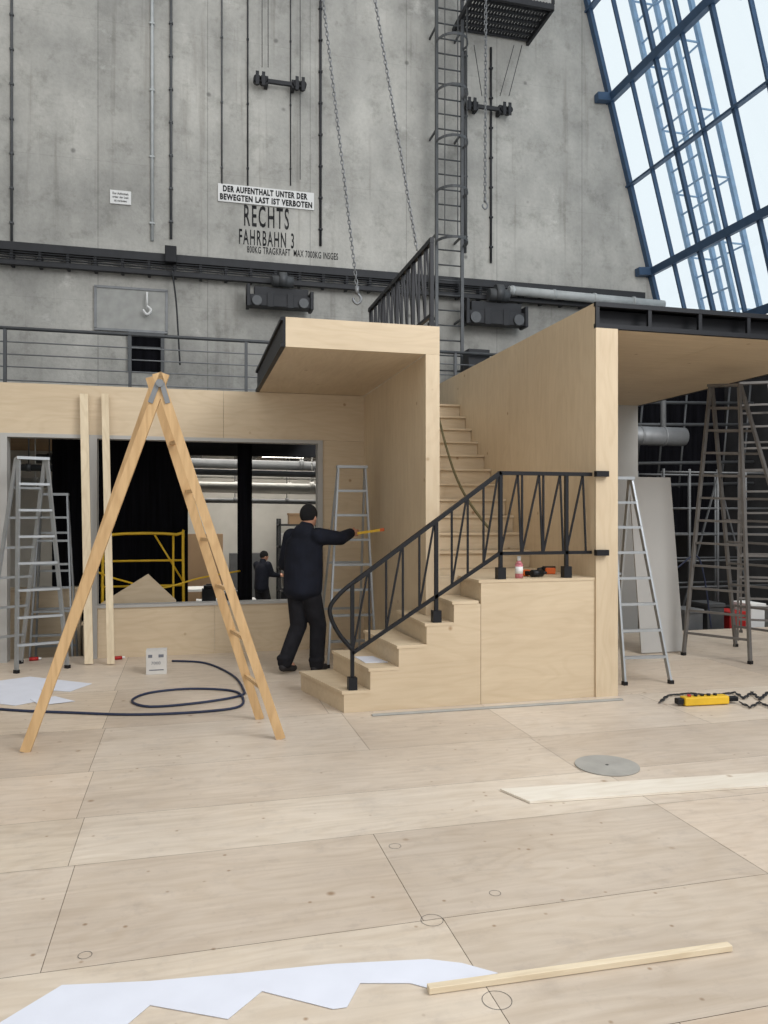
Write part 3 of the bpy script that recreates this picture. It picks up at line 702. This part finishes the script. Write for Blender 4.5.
text('7000','print',a.x+.05,a.y-.002,.10,.03,.09,'cardedge',t)
for q in ((.02,.06,.17,.2),(.12,.17,.17,.2),(.03,.17,.04,.05)):
    bm=BM(); box(bm,a.x+q[0],a.x+q[1],a.y-.002,a.y-.001,q[2],q[3]); make(bm,'print_mark','cardedge',t)
for px,py in ((34,661),(118,660)):
    p=onZ(px,py); bm=BM(); cyl(bm,p+V((-.05,0,.022)),p+V((.04,.02,.022)),.02,10,mi=0); cyl(bm,p+V((.04,.02,.022)),p+V((.07,.025,.022)),.012,10,mi=1)
    make(bm,'marker_can',['red','whitep'],label='small red can lying on the floor by wall',cat='can',group='red cans')
p=onZ(676,706); q=onZ(737,703); t=thing('pendant_control',p,'yellow crane pendant control with black buttons on floor','remote control')
bm=BM(); d=(q-p).normalized(); beam(bm,p+d*.06+V((0,0,.04)),q-d*.1+V((0,0,.04)),.09,.07); make(bm,'control_body','yellow',t,bevel=.01)
for u_,v_,w_,h_ in ((p,p+d*.06,.06,.05),(q-d*.1,q,.05,.04)):
    bm=BM(); beam(bm,u_+V((0,0,.04)),v_+V((0,0,.04)),w_,h_); make(bm,'end_cap','black',t,bevel=.008)
for k in range(5):
    bm=BM(); c=p+d*(.12+.06*k)+V((0,0,.073)); cyl(bm,c,c+V((0,0,.018)),.016,12); make(bm,'button','black' if k else 'red',t)
def floorchain(pts,name,label):
    bm=BM()
    for a_,b_ in zip(pts[:-1],pts[1:]):
        L_=(b_-a_).length; n=max(1,int(L_/.05)); dd=(b_-a_).normalized(); s1=dd.cross(V((0,0,1)))
        for i in range(n):
            c=a_+dd*L_*(i+.5)/n; s=s1 if i%2 else (s1*.7+V((0,0,.7))*.6).normalized()
            c=c+V((0,0,.006))
            tube(bm,[c+dd*.034,c+dd*.02+s*.014,c-dd*.02+s*.014,c-dd*.034,c-dd*.02-s*.014,c+dd*.02-s*.014],.005,5,True,1)
    return make(bm,name,'dsteel',label=label,cat='chain')
floorchain([onZ(x,y)+V((0,0,.01)) for x,y in ((660,704),(668,697),(690,695),(712,697),(735,694),(744,700),(752,694),(760,701),(768,694),(785,699))],'floor_chain','dark steel chain lying zigzag on the floor')
floorchain([onZ(x,y)+V((0,0,.01)) for x,y in ((740,704),(750,709),(760,704),(770,709),(785,705))],'floor_chain','short dark chain length beside the pendant control')

# items on landing
p=onZ(519,578,1.051); t=thing('spray_bottle',p,'pinkish plastic bottle standing on the plywood landing','bottle')
bm=BM(); cyl(bm,p,p+V((0,0,.12)),.034,16); cyl(bm,p+V((0,0,.12)),p+V((0,0,.15)),.034,16,.014); make(bm,'bottle_body','pink',t)
bm=BM(); cyl(bm,p+V((0,0,.151)),p+V((0,0,.19)),.016,12); make(bm,'bottle_cap','whitep',t)
bm=BM(); cyl(bm,p+V((0,0,.04)),p+V((0,0,.1)),.0345,16); make(bm,'bottle_label','whitep',t)
def drill(px,py,ang,label):
    p=onZ(px,py,1.051); t=thing('cordless_drill',p,label,'drill',group='cordless drills'); d=V((math.cos(ang),math.sin(ang),0)); s=V((-d.y,d.x,0))
    bm=BM(); cyl(bm,p-d*.05+V((0,0,.033)),p+d*.07+V((0,0,.033)),.032,14); make(bm,'motor_housing','black',t)
    bm=BM(); cyl(bm,p+d*.07+V((0,0,.033)),p+d*.12+V((0,0,.033)),.022,12,.012); make(bm,'chuck','dsteel',t)
    bm=BM(); beam(bm,p+s*.02+V((0,0,.03)),p+s*.13-d*.02+V((0,0,.03)),.04,.035); make(bm,'handle','black',t,bevel=.006)
    bm=BM(); beam(bm,p+s*.13-d*.06+V((0,0,.03)),p+s*.13+d*.03+V((0,0,.03)),.05,.055); make(bm,'battery','orange',t,bevel=.006)
drill(536,577,.3,'black cordless drill with orange battery on landing'); drill(550,573,2.6,'black cordless drill lying beside the bottle')
p=onZ(528,576,1.05); bm=BM(); box(bm,p.x-.03,p.x+.03,p.y+.05,p.y+.11,1.051,1.10); make(bm,'screw_box','yellow',label='small yellow screw box on the landing',cat='box',bevel=.003)
bm=BM(); poly(bm,[(1.45,6.32),(1.64,6.3),(1.58,6.6),(1.42,6.62)],.351,.356); make(bm,'paper_sheet','white',label='white paper sheet lying on a stair tread',cat='paper')
bm=BM(); tube(bm,[onY(438,415,9.0),onY(446,446,8.5),onY(455,474,8.1),onY(466,497,7.7),onY(479,516,7.3),onY(489,528,7.1)],.014,8); make(bm,'hanging_strap','strap',label='long brown strap hanging diagonally over the upper stair treads',cat='strap')

# ---------------------------------------------------------------- behind the set
def curtain(x0,x1,y,z0,z1,name,label,amp=.05):
    bm=BM(); n=int((x1-x0)/.05); a=[];
    for i in range(n+1):
        x=x0+(x1-x0)*i/n; yy=y+amp*math.sin(i*1.3)*(.6+.4*math.sin(i*.37)); a.append((bm.verts.new((x,yy,z0)),bm.verts.new((x,yy,z1))))
    for i in range(n): f=bm.faces.new((a[i][0],a[i+1][0],a[i+1][1],a[i][1])); f.smooth=True
    return make(bm,name,'blackcloth',label=label,cat='curtain',norm=False)
curtain(-1.72,.0,10.8,-.94,2.9,'black_curtain_or_shade','heavy black stage curtain hanging behind the opening')
curtain(-4.5,-2.25,10.6,-.94,2.9,'black_curtain_or_shade','black stage curtain hanging beyond the doorway')
curtain(3.7,6.4,13.0,-.94,3.3,'black_curtain_or_shade','black sheet standing in for deep shade beyond the overhead deck')  # black sheets from here on paint the darkness of the workshop behind
curtain(6.45,7.4,13.0,-.94,4.6,'black_curtain_or_shade','tall black sheet standing in for shade beyond the overhead deck')
curtain(7.4,10.3,13.1,1.2,4.6,'black_curtain_or_shade','black sheet standing in for shade near the side wall')
bm=BM(); cyl(bm,(.72,10.2,-.95),(.72,10.2,2.92),.095,24); cyl(bm,(.72,10.2,-.95),(.72,10.2,-.9),.16,24); make(bm,'black_column','blackcloth',label='round black column behind the wall opening',cat='column')
t=thing('yellow_guard_rail',(-.5,10.2,-.95),'yellow tubular guard frame behind the plywood opening','guard rail')
a=onY(103,535,10.2); b=onY(183,535,10.2)
bm=BM()
tube(bm,[(a.x,10.2,-.95),(a.x,10.2,1.2),(a.x+.08,10.2,a.z),(b.x-.08,10.2,a.z),(b.x,10.2,1.2),(b.x,10.2,-.95)],.019,8,sub=4)
for z in (1.02,.7): cyl(bm,(a.x,10.2,z),(b.x,10.2,z),.014,8)
cyl(bm,(b.x-.12,10.2,-.93),(b.x-.12,10.2,a.z),.014,8)
cyl(bm,(b.x-.35,10.2,a.z),(b.x,10.2,.75),.012,8)
make(bm,'tube_frame','yellow',t)
bm=BM(); tube(bm,[onY(97,572,9.25),onY(120,580,9.6),onY(160,588,9.8),onY(200,578,9.9),onY(240,571,10.1)],.012,6); make(bm,'yellow_strap','yellow',label='sagging yellow strap behind the wall opening',cat='strap')
a=onY(100,604,9.6); b=onY(176,600,9.6); c=onY(148,574,9.6)
bm=BM()
f0=[bm.verts.new((p.x,9.6,p.z)) for p in (V((a.x,0,-.95)),V((b.x,0,-.95)),b,c,a)]; f1=[bm.verts.new(v.co+V((0,.03,0))) for v in f0]
bm.faces.new(f0); bm.faces.new(f1[::-1])
for i in range(5): bm.faces.new((f0[i],f0[(i+1)%5],f1[(i+1)%5],f1[i]))
make(bm,'plywood_offcut','ply_x',label='pointed plywood offcut standing behind the wall opening',cat='plywood')
bm=BM(); box(bm,-2.6,-1.32,10.36,10.5,-.95,.66); box(bm,-2.62,-1.3,10.34,10.52,.66,.69); make(bm,'plywood_crate','ply_x',label='low plywood crate standing behind the doorway',cat='crate')
bm=BM(); box(bm,-1.2,-1.05,9.65,10.05,-.95,.3); box(bm,-1.22,-1.04,9.64,10.07,.3,.33); make(bm,'plywood_crate','ply_z',label='smaller plywood crate behind the doorway',cat='crate')
def table(x,y,w,d,h,label,z0=-.95):
    t=thing('work_table',(x+w/2,y+d/2,z0),label,'table',group='workshop tables')
    bm=BM(); box(bm,x,x+w,y,y+d,z0+h-.05,z0+h); make(bm,'table_top','whitep',t)
    for a_,b_ in ((x,y),(x+w-.05,y),(x,y+d-.05),(x+w-.05,y+d-.05)):
        bm=BM(); box(bm,a_,a_+.05,b_,b_+.05,z0,z0+h-.05); make(bm,'leg','gsteel',t)
table(.15,14.3,1.1,.8,.95,'pale work table standing in the workshop'); table(2.5,16.5,1.8,.8,1.0,'pale work table near the far worker'); table(-.6,17,1.6,.8,.95,'pale work bench in the workshop')
table(1.5,13.5,.75,.6,1.0,'small pale work table behind the black column'); table(2.6,19.2,2.0,.8,1.05,'long pale work bench against the workshop wall')
def cabinet(x,y,w,d,h,mat,label):
    t=thing('storage_cabinet',(x+w/2,y+d/2,-.95),label,'cabinet')
    bm=BM(); box(bm,x,x+w,y+.02,y+d,-.95,-.95+h); make(bm,'body',mat,t)
    for k in range(2):
        bm=BM(); box(bm,x+.02+k*w/2,x+(k+1)*w/2-.02,y,y+.019,-.9,-.98+h); make(bm,'door',mat,t)
cabinet(-.2,18.5,1.0,.5,2.1,'brownwall','brown wooden cabinet in the workshop'); cabinet(4.7,20.6,.7,.5,1.9,'dsteel','tall black cabinet against the workshop wall'); cabinet(1.1,21.2,.9,.5,1.5,'gsteel','dark grey cabinet in the workshop')
t=thing('storage_rack',(3.2,21.3,-.95),'dark steel storage rack against the workshop wall','rack')
for x in (2.4,3.4,4.4):
    bm=BM(); box(bm,x,x+.06,21.0,21.06,-.95,1.5); box(bm,x,x+.06,21.6,21.66,-.95,1.5); make(bm,'upright','dsteel',t)
for z in (-.5,.1,.7,1.3):
    bm=BM(); box(bm,2.4,4.46,21.0,21.66,z,z+.05); make(bm,'shelf','dsteel',t)
for i,(x,z,w_,h_,mt) in enumerate(((2.5,.15,.4,.35,'brownwall'),(3.0,.15,.3,.45,'whitep'),(3.5,.15,.5,.3,'gsteel'),(2.5,.75,.6,.35,'whitep'),(3.5,.75,.4,.4,'yellow'),(4.0,.75,.3,.3,'dsteel'),(2.7,1.35,.5,.3,'brownwall'),(3.6,1.35,.5,.35,'gsteel'))):
    bm=BM(); box(bm,x,x+w_,21.1,21.5,z+.001,z+h_-.05); box(bm,x-.015,x+w_+.015,21.08,21.52,z+h_-.05,z+h_); make(bm,'storage_bin',mt,label='storage bin with lid on the steel rack',cat='bin',group='bins on the rack')
for i,(x,y,w_,h_,mt) in enumerate(((.25,14.5,.25,.3,'dsteel'),(.65,14.6,.3,.18,'gsteel'),(1.6,13.65,.2,.25,'dsteel'),(1.95,13.7,.15,.35,'yellow'),(2.6,16.7,.3,.25,'dsteel'),(3.2,16.8,.4,.2,'gsteel'),(-.3,17.2,.3,.3,'dsteel'),(2.7,19.4,.5,.4,'dsteel'),(3.5,19.45,.4,.3,'red'))):
    zt={14.5:0.0,14.6:0.0,13.65:.05,13.7:.05,16.7:.05,16.8:.05,17.2:0.0,19.4:.1,19.45:.1}[y]
    bm=BM(); box(bm,x,x+w_,y,y+.2,zt+.001,zt+h_*.8); box(bm,x+.03,x+w_-.03,y+.02,y+.18,zt+h_*.8,zt+h_); cyl(bm,(x+w_*.3,y+.1,zt+h_),(x+w_*.7,y+.1,zt+h_),.03,8)
    make(bm,'tool_case',mt,label='small tool case standing on a work table',cat='tool case',group='tool cases',bevel=.008)
for i,(y,z,r) in enumerate(((14.9,2.45,.06),(15.5,2.2,.09),(17.0,2.75,.1),(19,2.3,.12),(19.6,2.0,.06),(20.5,2.7,.1))):
    bm=BM(); cyl(bm,(-3,y,z),(6,y,z-.1),r,12)
    for k in range(7): cyl(bm,(-2.8+1.3*k,y,z-.01*k),(-2.72+1.3*k,y,z-.01*k),r*1.2,12); cyl(bm,(-2.76+1.3*k,y,z),(-2.76+1.3*k,y,3.3),.012,6)
    make(bm,'ceiling_pipe','alu_dull' if i%2 else 'gsteel',label='metal service pipe under the workshop ceiling',cat='pipe',group='workshop pipes')
for i,x in enumerate((.2,1.5,2.8,4.1)):
    bm=BM(); beam(bm,(x,15.1,3.12),(x,21.9,3.12),.16,.25); beam(bm,(x,15.1,3.0),(x,21.9,3.0),.24,.03); make(bm,'ceiling_joist','dsteel',label='dark steel joist under the workshop ceiling',cat='beam',group='ceiling joists')
for i,(x,y) in enumerate(((.85,15.8),(2.15,18),(.85,20),(3.45,20.3))):
    t=thing('tube_lamp',(x,y,3.3),'glowing fluorescent tube lamp under workshop ceiling','lamp',group='tube lamps')
    bm=BM(); box(bm,x-.5,x+.5,y-.06,y+.06,3.0,3.3); make(bm,'lamp_housing','whitep',t)
    bm=BM(); cyl(bm,(x-.48,y,2.97),(x+.48,y,2.97),.03,8); make(bm,'lamp_tube','lamp',t)
bm=BM(); box(bm,-.3,3.2,13.45,13.6,2.62,2.72); box(bm,-.3,3.2,13.5,13.55,2.72,2.98); box(bm,-.3,3.2,13.45,13.6,2.98,3.05); make(bm,'ceiling_beam','darkwall',label='dark steel beam spanning above the workshop',cat='beam')
# right area
bm=BM(); cyl(bm,(6.95,11.6,2.95),(8.3,11.6,2.95),.16,24); 
for k in range(3): cyl(bm,(6.97+.45*k,11.6,2.95),(7.0+.45*k,11.6,2.95),.17,24)
cyl(bm,(7.9,11.6,2.95),(7.9,11.6,4.6),.05,10)
make(bm,'ventilation_duct','galv',label='silver ventilation duct hanging beyond the deck',cat='duct')
bm=BM()
for z in (2.1,2.5,3.2,3.6,4.1): cyl(bm,(6.8,12.3,z),(10.3,12.3,z+.1),.03,8)
for k in range(8): cyl(bm,(6.9+.45*k,12.3,2.1),(7.1+.45*k,12.3,4.1),.02,6)
make(bm,'pipe_truss','gsteel',label='dark steel truss hanging before the black shade sheet',cat='truss')
t=thing('scaffold_frame',(8,10.6,-.95),'dark tubular scaffold standing beyond the platform edge','scaffold')
for x in (6.95,7.4,7.9,8.4,8.85):
    for y in (10.2,10.9):
        bm=BM(); cyl(bm,(x,y,-.95),(x,y,2.3),.022,8); make(bm,'standard','gsteel',t)
for z in (.1,.5,.9,1.3,1.7,2.25):
    for y in (10.2,10.9):
        bm=BM(); cyl(bm,(6.9,y,z),(8.9,y,z),.016,8); make(bm,'ledger','gsteel',t)
for x in (6.95,8.85):
    bm=BM(); beam(bm,(x,10.2,-.9),(7.9,10.2,2.2),.025); make(bm,'brace','gsteel',t)
for i,(px,w,h,mt) in enumerate(((694,.3,.35,'galv'),(716,.28,.5,'gsteel'),(738,.28,.3,'red'),(758,.24,.5,'whitep'),(776,.24,.4,'alu_dull'))):
    p=onY(px,624,9.6); bm=BM(); box(bm,p.x-w/2,p.x+w/2,p.y,p.y+.4,-.95,p.z+h*.6-.06); box(bm,p.x-w/2-.01,p.x+w/2+.01,p.y-.02,p.y+.42,p.z+h*.6-.06,p.z+h*.6)
    make(bm,'storage_crate',mt,label='stacked storage crate in the dark area behind deck',cat='crate',group='storage crates',bevel=.01)
bm=BM(); tube(bm,[(5.95,9.2,.9),(6.2,9.25,.95),(6.5,9.28,.86),(6.9,9.3,1.0),(7.1,9.3,.02)],.012,6); make(bm,'blue_hose','rubber',label='thin blue hose hanging behind the tall ladders',cat='hose')

# ---------------------------------------------------------------- people
def remesh(bm,name,mat,parent,vox,smooth=6,**kw):
    o=make(bm,name,mat,parent,**kw)
    r=o.modifiers.new('r','REMESH'); r.mode='VOXEL'; r.voxel_size=vox; r.use_smooth_shade=True
    s=o.modifiers.new('s','SMOOTH'); s.iterations=smooth; s.factor=.5
    bpy.context.view_layer.update(); dg=bpy.context.evaluated_depsgraph_get()
    me=bpy.data.meshes.new_from_object(o.evaluated_get(dg)); me.materials.clear(); me.materials.append(M[mat])
    o.modifiers.clear(); o.data=me
    for p in me.polygons: p.use_smooth=True
    return o
def person(base,phi,J,label,vox,detail=True):
    B=V(base); f=V((math.cos(phi),math.sin(phi),0)); r=V((math.sin(phi),-math.cos(phi),0)); rot=phi-math.pi/2
    W=lambda k: B+V(J[k])
    bm=BM()
    hd=W('head')
    ell(bm,hd,(.075,.092,.115),rot,20); ell(bm,hd+f*.02-V((0,0,.05)),(.058,.07,.065),rot)
    ell(bm,hd+f*.098-V((0,0,.012)),(.013,.02,.024),rot,10)
    ell(bm,hd+f*.088-V((0,0,.05)),(.024,.012,.008),rot,8)
    for s_ in (-1,1): ell(bm,hd+r*s_*.076-f*.005-V((0,0,.01)),(.01,.02,.03),rot,10)
    cap(bm,W('neck')-V((0,0,.05)),.058,hd-V((0,0,.06))-f*.01,.052)
    ell(bm,W('chest'),(.165,.105,.2),rot); ell(bm,W('pelvis'),(.155,.11,.14),rot); cap(bm,W('pelvis'),.12,W('chest'),.12)
    for s_ in ('L','R'):
        cap(bm,W('sh'+s_),.056,W('el'+s_),.043); cap(bm,W('el'+s_),.043,W('wr'+s_),.028)
        cap(bm,W('hip'+s_),.085,W('kn'+s_),.055); cap(bm,W('kn'+s_),.055,W('an'+s_),.037)
        cap(bm,W('an'+s_)-V((0,0,.03)),.035,W('an'+s_)+f*.13-V((0,0,.05)),.028)
        wr=W('wr'+s_); hd_=V(J['hd'+s_]).normalized(); side=hd_.cross(V((0,0,1))).normalized()
        if s_=='R': side=-side
        for k in (-.026,-.009,.009,.026): cap(bm,wr+hd_*.02+V((0,0,1))*k*.7,.014,wr+hd_*.085+V((0,0,1))*k,.0125)
        curl=(side)*1.0
        for k,l in ((.030,.9),(.010,1.0),(-.010,.95),(-.030,.78)):
            a0=wr+hd_*.09+V((0,0,1))*k; a1=a0+hd_*.034*l+curl*.012; a2=a1+(hd_*.35+curl*.9).normalized()*.026*l; a3=a2+(curl*.9-hd_*.6).normalized()*.02*l
            cap(bm,a0,.0092,a1,.0088); cap(bm,a1,.0088,a2,.0082); cap(bm,a2,.0082,a3,.0075)
        b0=wr+hd_*.03+V((0,0,.028)); b1=b0+hd_*.03+V((0,0,.022))+curl*.02; b2=b1+hd_*.028+curl*.016
        cap(bm,b0,.012,b1,.0105); cap(bm,b1,.0105,b2,.009)
    P=remesh(bm,'person','skin',None,vox,2,label=label,cat='person')
    # loose hooded jacket
    bm=BM()
    ch=W('chest'); pv=W('pelvis')
    top_=ch+V((0,0,.06)); hem=pv-V((0,0,.06))
    for k in range(22):
        t_=k/21; c=top_.lerp(hem,t_); ell(bm,c,(.205+.012*math.sin(2.6*t_),.152+.014*t_,.15-.03*t_),rot,20)
    cap(bm,W('shL')-V((0,0,.01)),.08,W('shR')-V((0,0,.01)),.08)
    cap(bm,W('neck')-V((0,0,.06)),.095,W('neck')+V((0,0,.02)),.076)
    for s_ in ('L','R'):
        e=W('el'+s_); w_=W('wr'+s_); cap(bm,W('sh'+s_),.09,e,.072); cap(bm,e,.072,e.lerp(w_,.95),.055)
        ell(bm,W('sh'+s_).lerp(e,.6),(.082,.082,.078),rot)
    if detail: ell(bm,W('neck')-f*.085-V((0,0,.06)),(.12,.065,.095),rot); ell(bm,W('neck')-f*.05+V((0,0,.0)),(.105,.07,.05),rot)
    remesh(bm,'jacket','jacket',P,vox*1.6,8)
    bm=BM(); ell(bm,W('pelvis')-V((0,0,.02)),(.17,.13,.13),rot)
    for s_ in ('L','R'):
        k_=W('kn'+s_); n_=W('an'+s_)
        cap(bm,W('hip'+s_),.112,k_,.088); cap(bm,k_,.086,n_+V((0,0,.0)),.076); ell(bm,n_+V((0,0,.04)),(.085,.088,.045),rot)
    remesh(bm,'trousers','trouser',P,vox*1.6,3)
    for s_ in ('L','R'):
        a_=W('an'+s_); z0=B.z
        bm=BM(); h=V((a_.x,a_.y,z0))
        cap(bm,h-f*.04+V((0,0,.042)),.042,h+f*.05+V((0,0,.045)),.046); cap(bm,h+f*.05+V((0,0,.042)),.044,h+f*.165+V((0,0,.032)),.034); cap(bm,h-f*.02+V((0,0,.06)),.048,h+V((0,0,.1)),.045)
        lift=a_.z-B.z-.09
        if lift>.01:
            for v in bm.verts:
                along=(v.co-h).dot(f); v.co.z+=max(0,lift*(1-(along+.05)/.2))
        for v in bm.verts: v.co.z=max(v.co.z,z0+.002)
        remesh(bm,'shoe','shoe',P,vox*1.3,2)
    bm=BM(); ell(bm,hd-f*.008+V((0,0,.03)),(.086,.104,.105),rot,22)
    geom=bm.verts[:]+bm.edges[:]+bm.faces[:]
    bmesh.ops.bisect_plane(bm,geom=geom,plane_co=hd+V((0,0,-.02)),plane_no=(f*.4+V((0,0,-1))).normalized(),clear_outer=True)
    make(bm,'knit_cap' if detail else 'hair','cap',P)
    if detail:
        for s_ in (-1,1):
            bm=BM(); ell(bm,hd+f*.086+r*s_*.03+V((0,0,.006)),(.012,.008,.008),rot,10); make(bm,'eye','text',P)
    return P
J={'pelvis':(-.015,0,.90),'chest':(.0,.01,1.22),'neck':(.025,.02,1.46),'head':(.055,.035,1.58),
   'shR':(.13,-.11,1.385),'shL':(-.11,.14,1.375),'elR':(.37,-.03,1.36),'wrR':(.51,.13,1.41),'hdR':(.8,.5,.02),
   'elL':(-.17,.20,1.10),'wrL':(-.03,.30,.95),'hdL':(.6,.5,-.6),
   'hipR':(.045,-.05,.86),'hipL':(-.065,.05,.86),'knR':(.14,-.02,.48),'knL':(-.05,.05,.47),'anR':(.12,-.05,.09),'anL':(-.20,-.03,.12)}
PB=(1.145,7.78,0)
person(PB,.85,J,'person in dark jacket and cap reaching out with yellow tool',.0068)
hp=V(PB)+V(J['wrR'])+V(J['hdR']).normalized()*.1+V((.022,-.02,.0))
t=thing('measuring_tool',hp,'yellow folding measuring tool held in a hand','measuring tool')
bm=BM(); beam(bm,hp+V((-.05,.02,-.01)),hp+V((.2,-.08,.03)),.012,.028); make(bm,'yellow_blade','yellow',t)
bm=BM(); beam(bm,hp+V((.2,-.08,.03)),hp+V((.24,-.1,.035)),.02,.034); make(bm,'end_piece','orange',t)
J2=dict(J); J2.update({'elR':(.22,-.1,1.16),'wrR':(.4,.0,1.12),'hdR':(.8,.2,0),'elL':(-.05,.25,1.15),'wrL':(.15,.3,1.1),'hdL':(.8,.2,0)})
p=onY(262,560,18.2); person((p.x,18.2,-.95),.3,J2,'distant person in dark clothes standing in the workshop',.012,detail=False)

# ---------------------------------------------------------------- light, world, camera
w=bpy.data.worlds.new('sky'); bpy.context.scene.world=w; w.use_nodes=True; nt=w.node_tree; bg=nt.nodes['Background']
tc=nt.nodes.new('ShaderNodeTexCoord'); sp=nt.nodes.new('ShaderNodeSeparateXYZ'); cr=nt.nodes.new('ShaderNodeValToRGB')
nt.links.new(tc.outputs['Generated'],sp.inputs[0]); nt.links.new(sp.outputs['Z'],cr.inputs['Fac']); nt.links.new(cr.outputs[0],bg.inputs[0])
cr.color_ramp.elements[0].position=0; cr.color_ramp.elements[0].color=(0.95,0.97,0.99,1); cr.color_ramp.elements[1].position=1; cr.color_ramp.elements[1].color=(0.99,0.99,0.985,1)
bg.inputs['Strength'].default_value=1.12
def area(name,loc,target,sx,sy,pw,c=(1,1,1)):
    l=bpy.data.lights.new(name,'AREA'); l.shape='RECTANGLE'; l.size=sx; l.size_y=sy; l.energy=pw; l.color=c
    o=bpy.data.objects.new(name,l); o.location=loc; o.rotation_euler=(V(target)-V(loc)).to_track_quat('-Z','Y').to_euler(); col.objects.link(o); return o
area('workshop_light',(1.5,16.5,2.95),(1.5,16.5,0),4,2.5,150,(1,.95,.87))
area('workshop_light_far',(1.5,20.0,2.95),(1.5,20.2,0),5,2,150,(1,.95,.87))
area('side_fill_light',(8.2,9.7,3.1),(8.2,10.5,0),2.5,2.0,35,(1,.97,.92))  # added fill that lifts the dark area under the deck, no fixture there
area('daylight',(7.0,-1,9.0),(1.5,8,1.5),6,5,900,(.99,.99,1))
cam=bpy.data.cameras.new('camera'); co=bpy.data.objects.new('camera',cam); col.objects.link(co)
co.location=(0,0,H); co.rotation_euler=(math.pi/2,0,-TH); cam.sensor_width=36; cam.lens=F/1024*36; cam.shift_y=3/1024; cam.clip_end=200
bpy.context.scene.camera=co
vs=bpy.context.scene.view_settings; vs.view_transform='Standard'; vs.look='None'; vs.exposure=0; vs.gamma=1
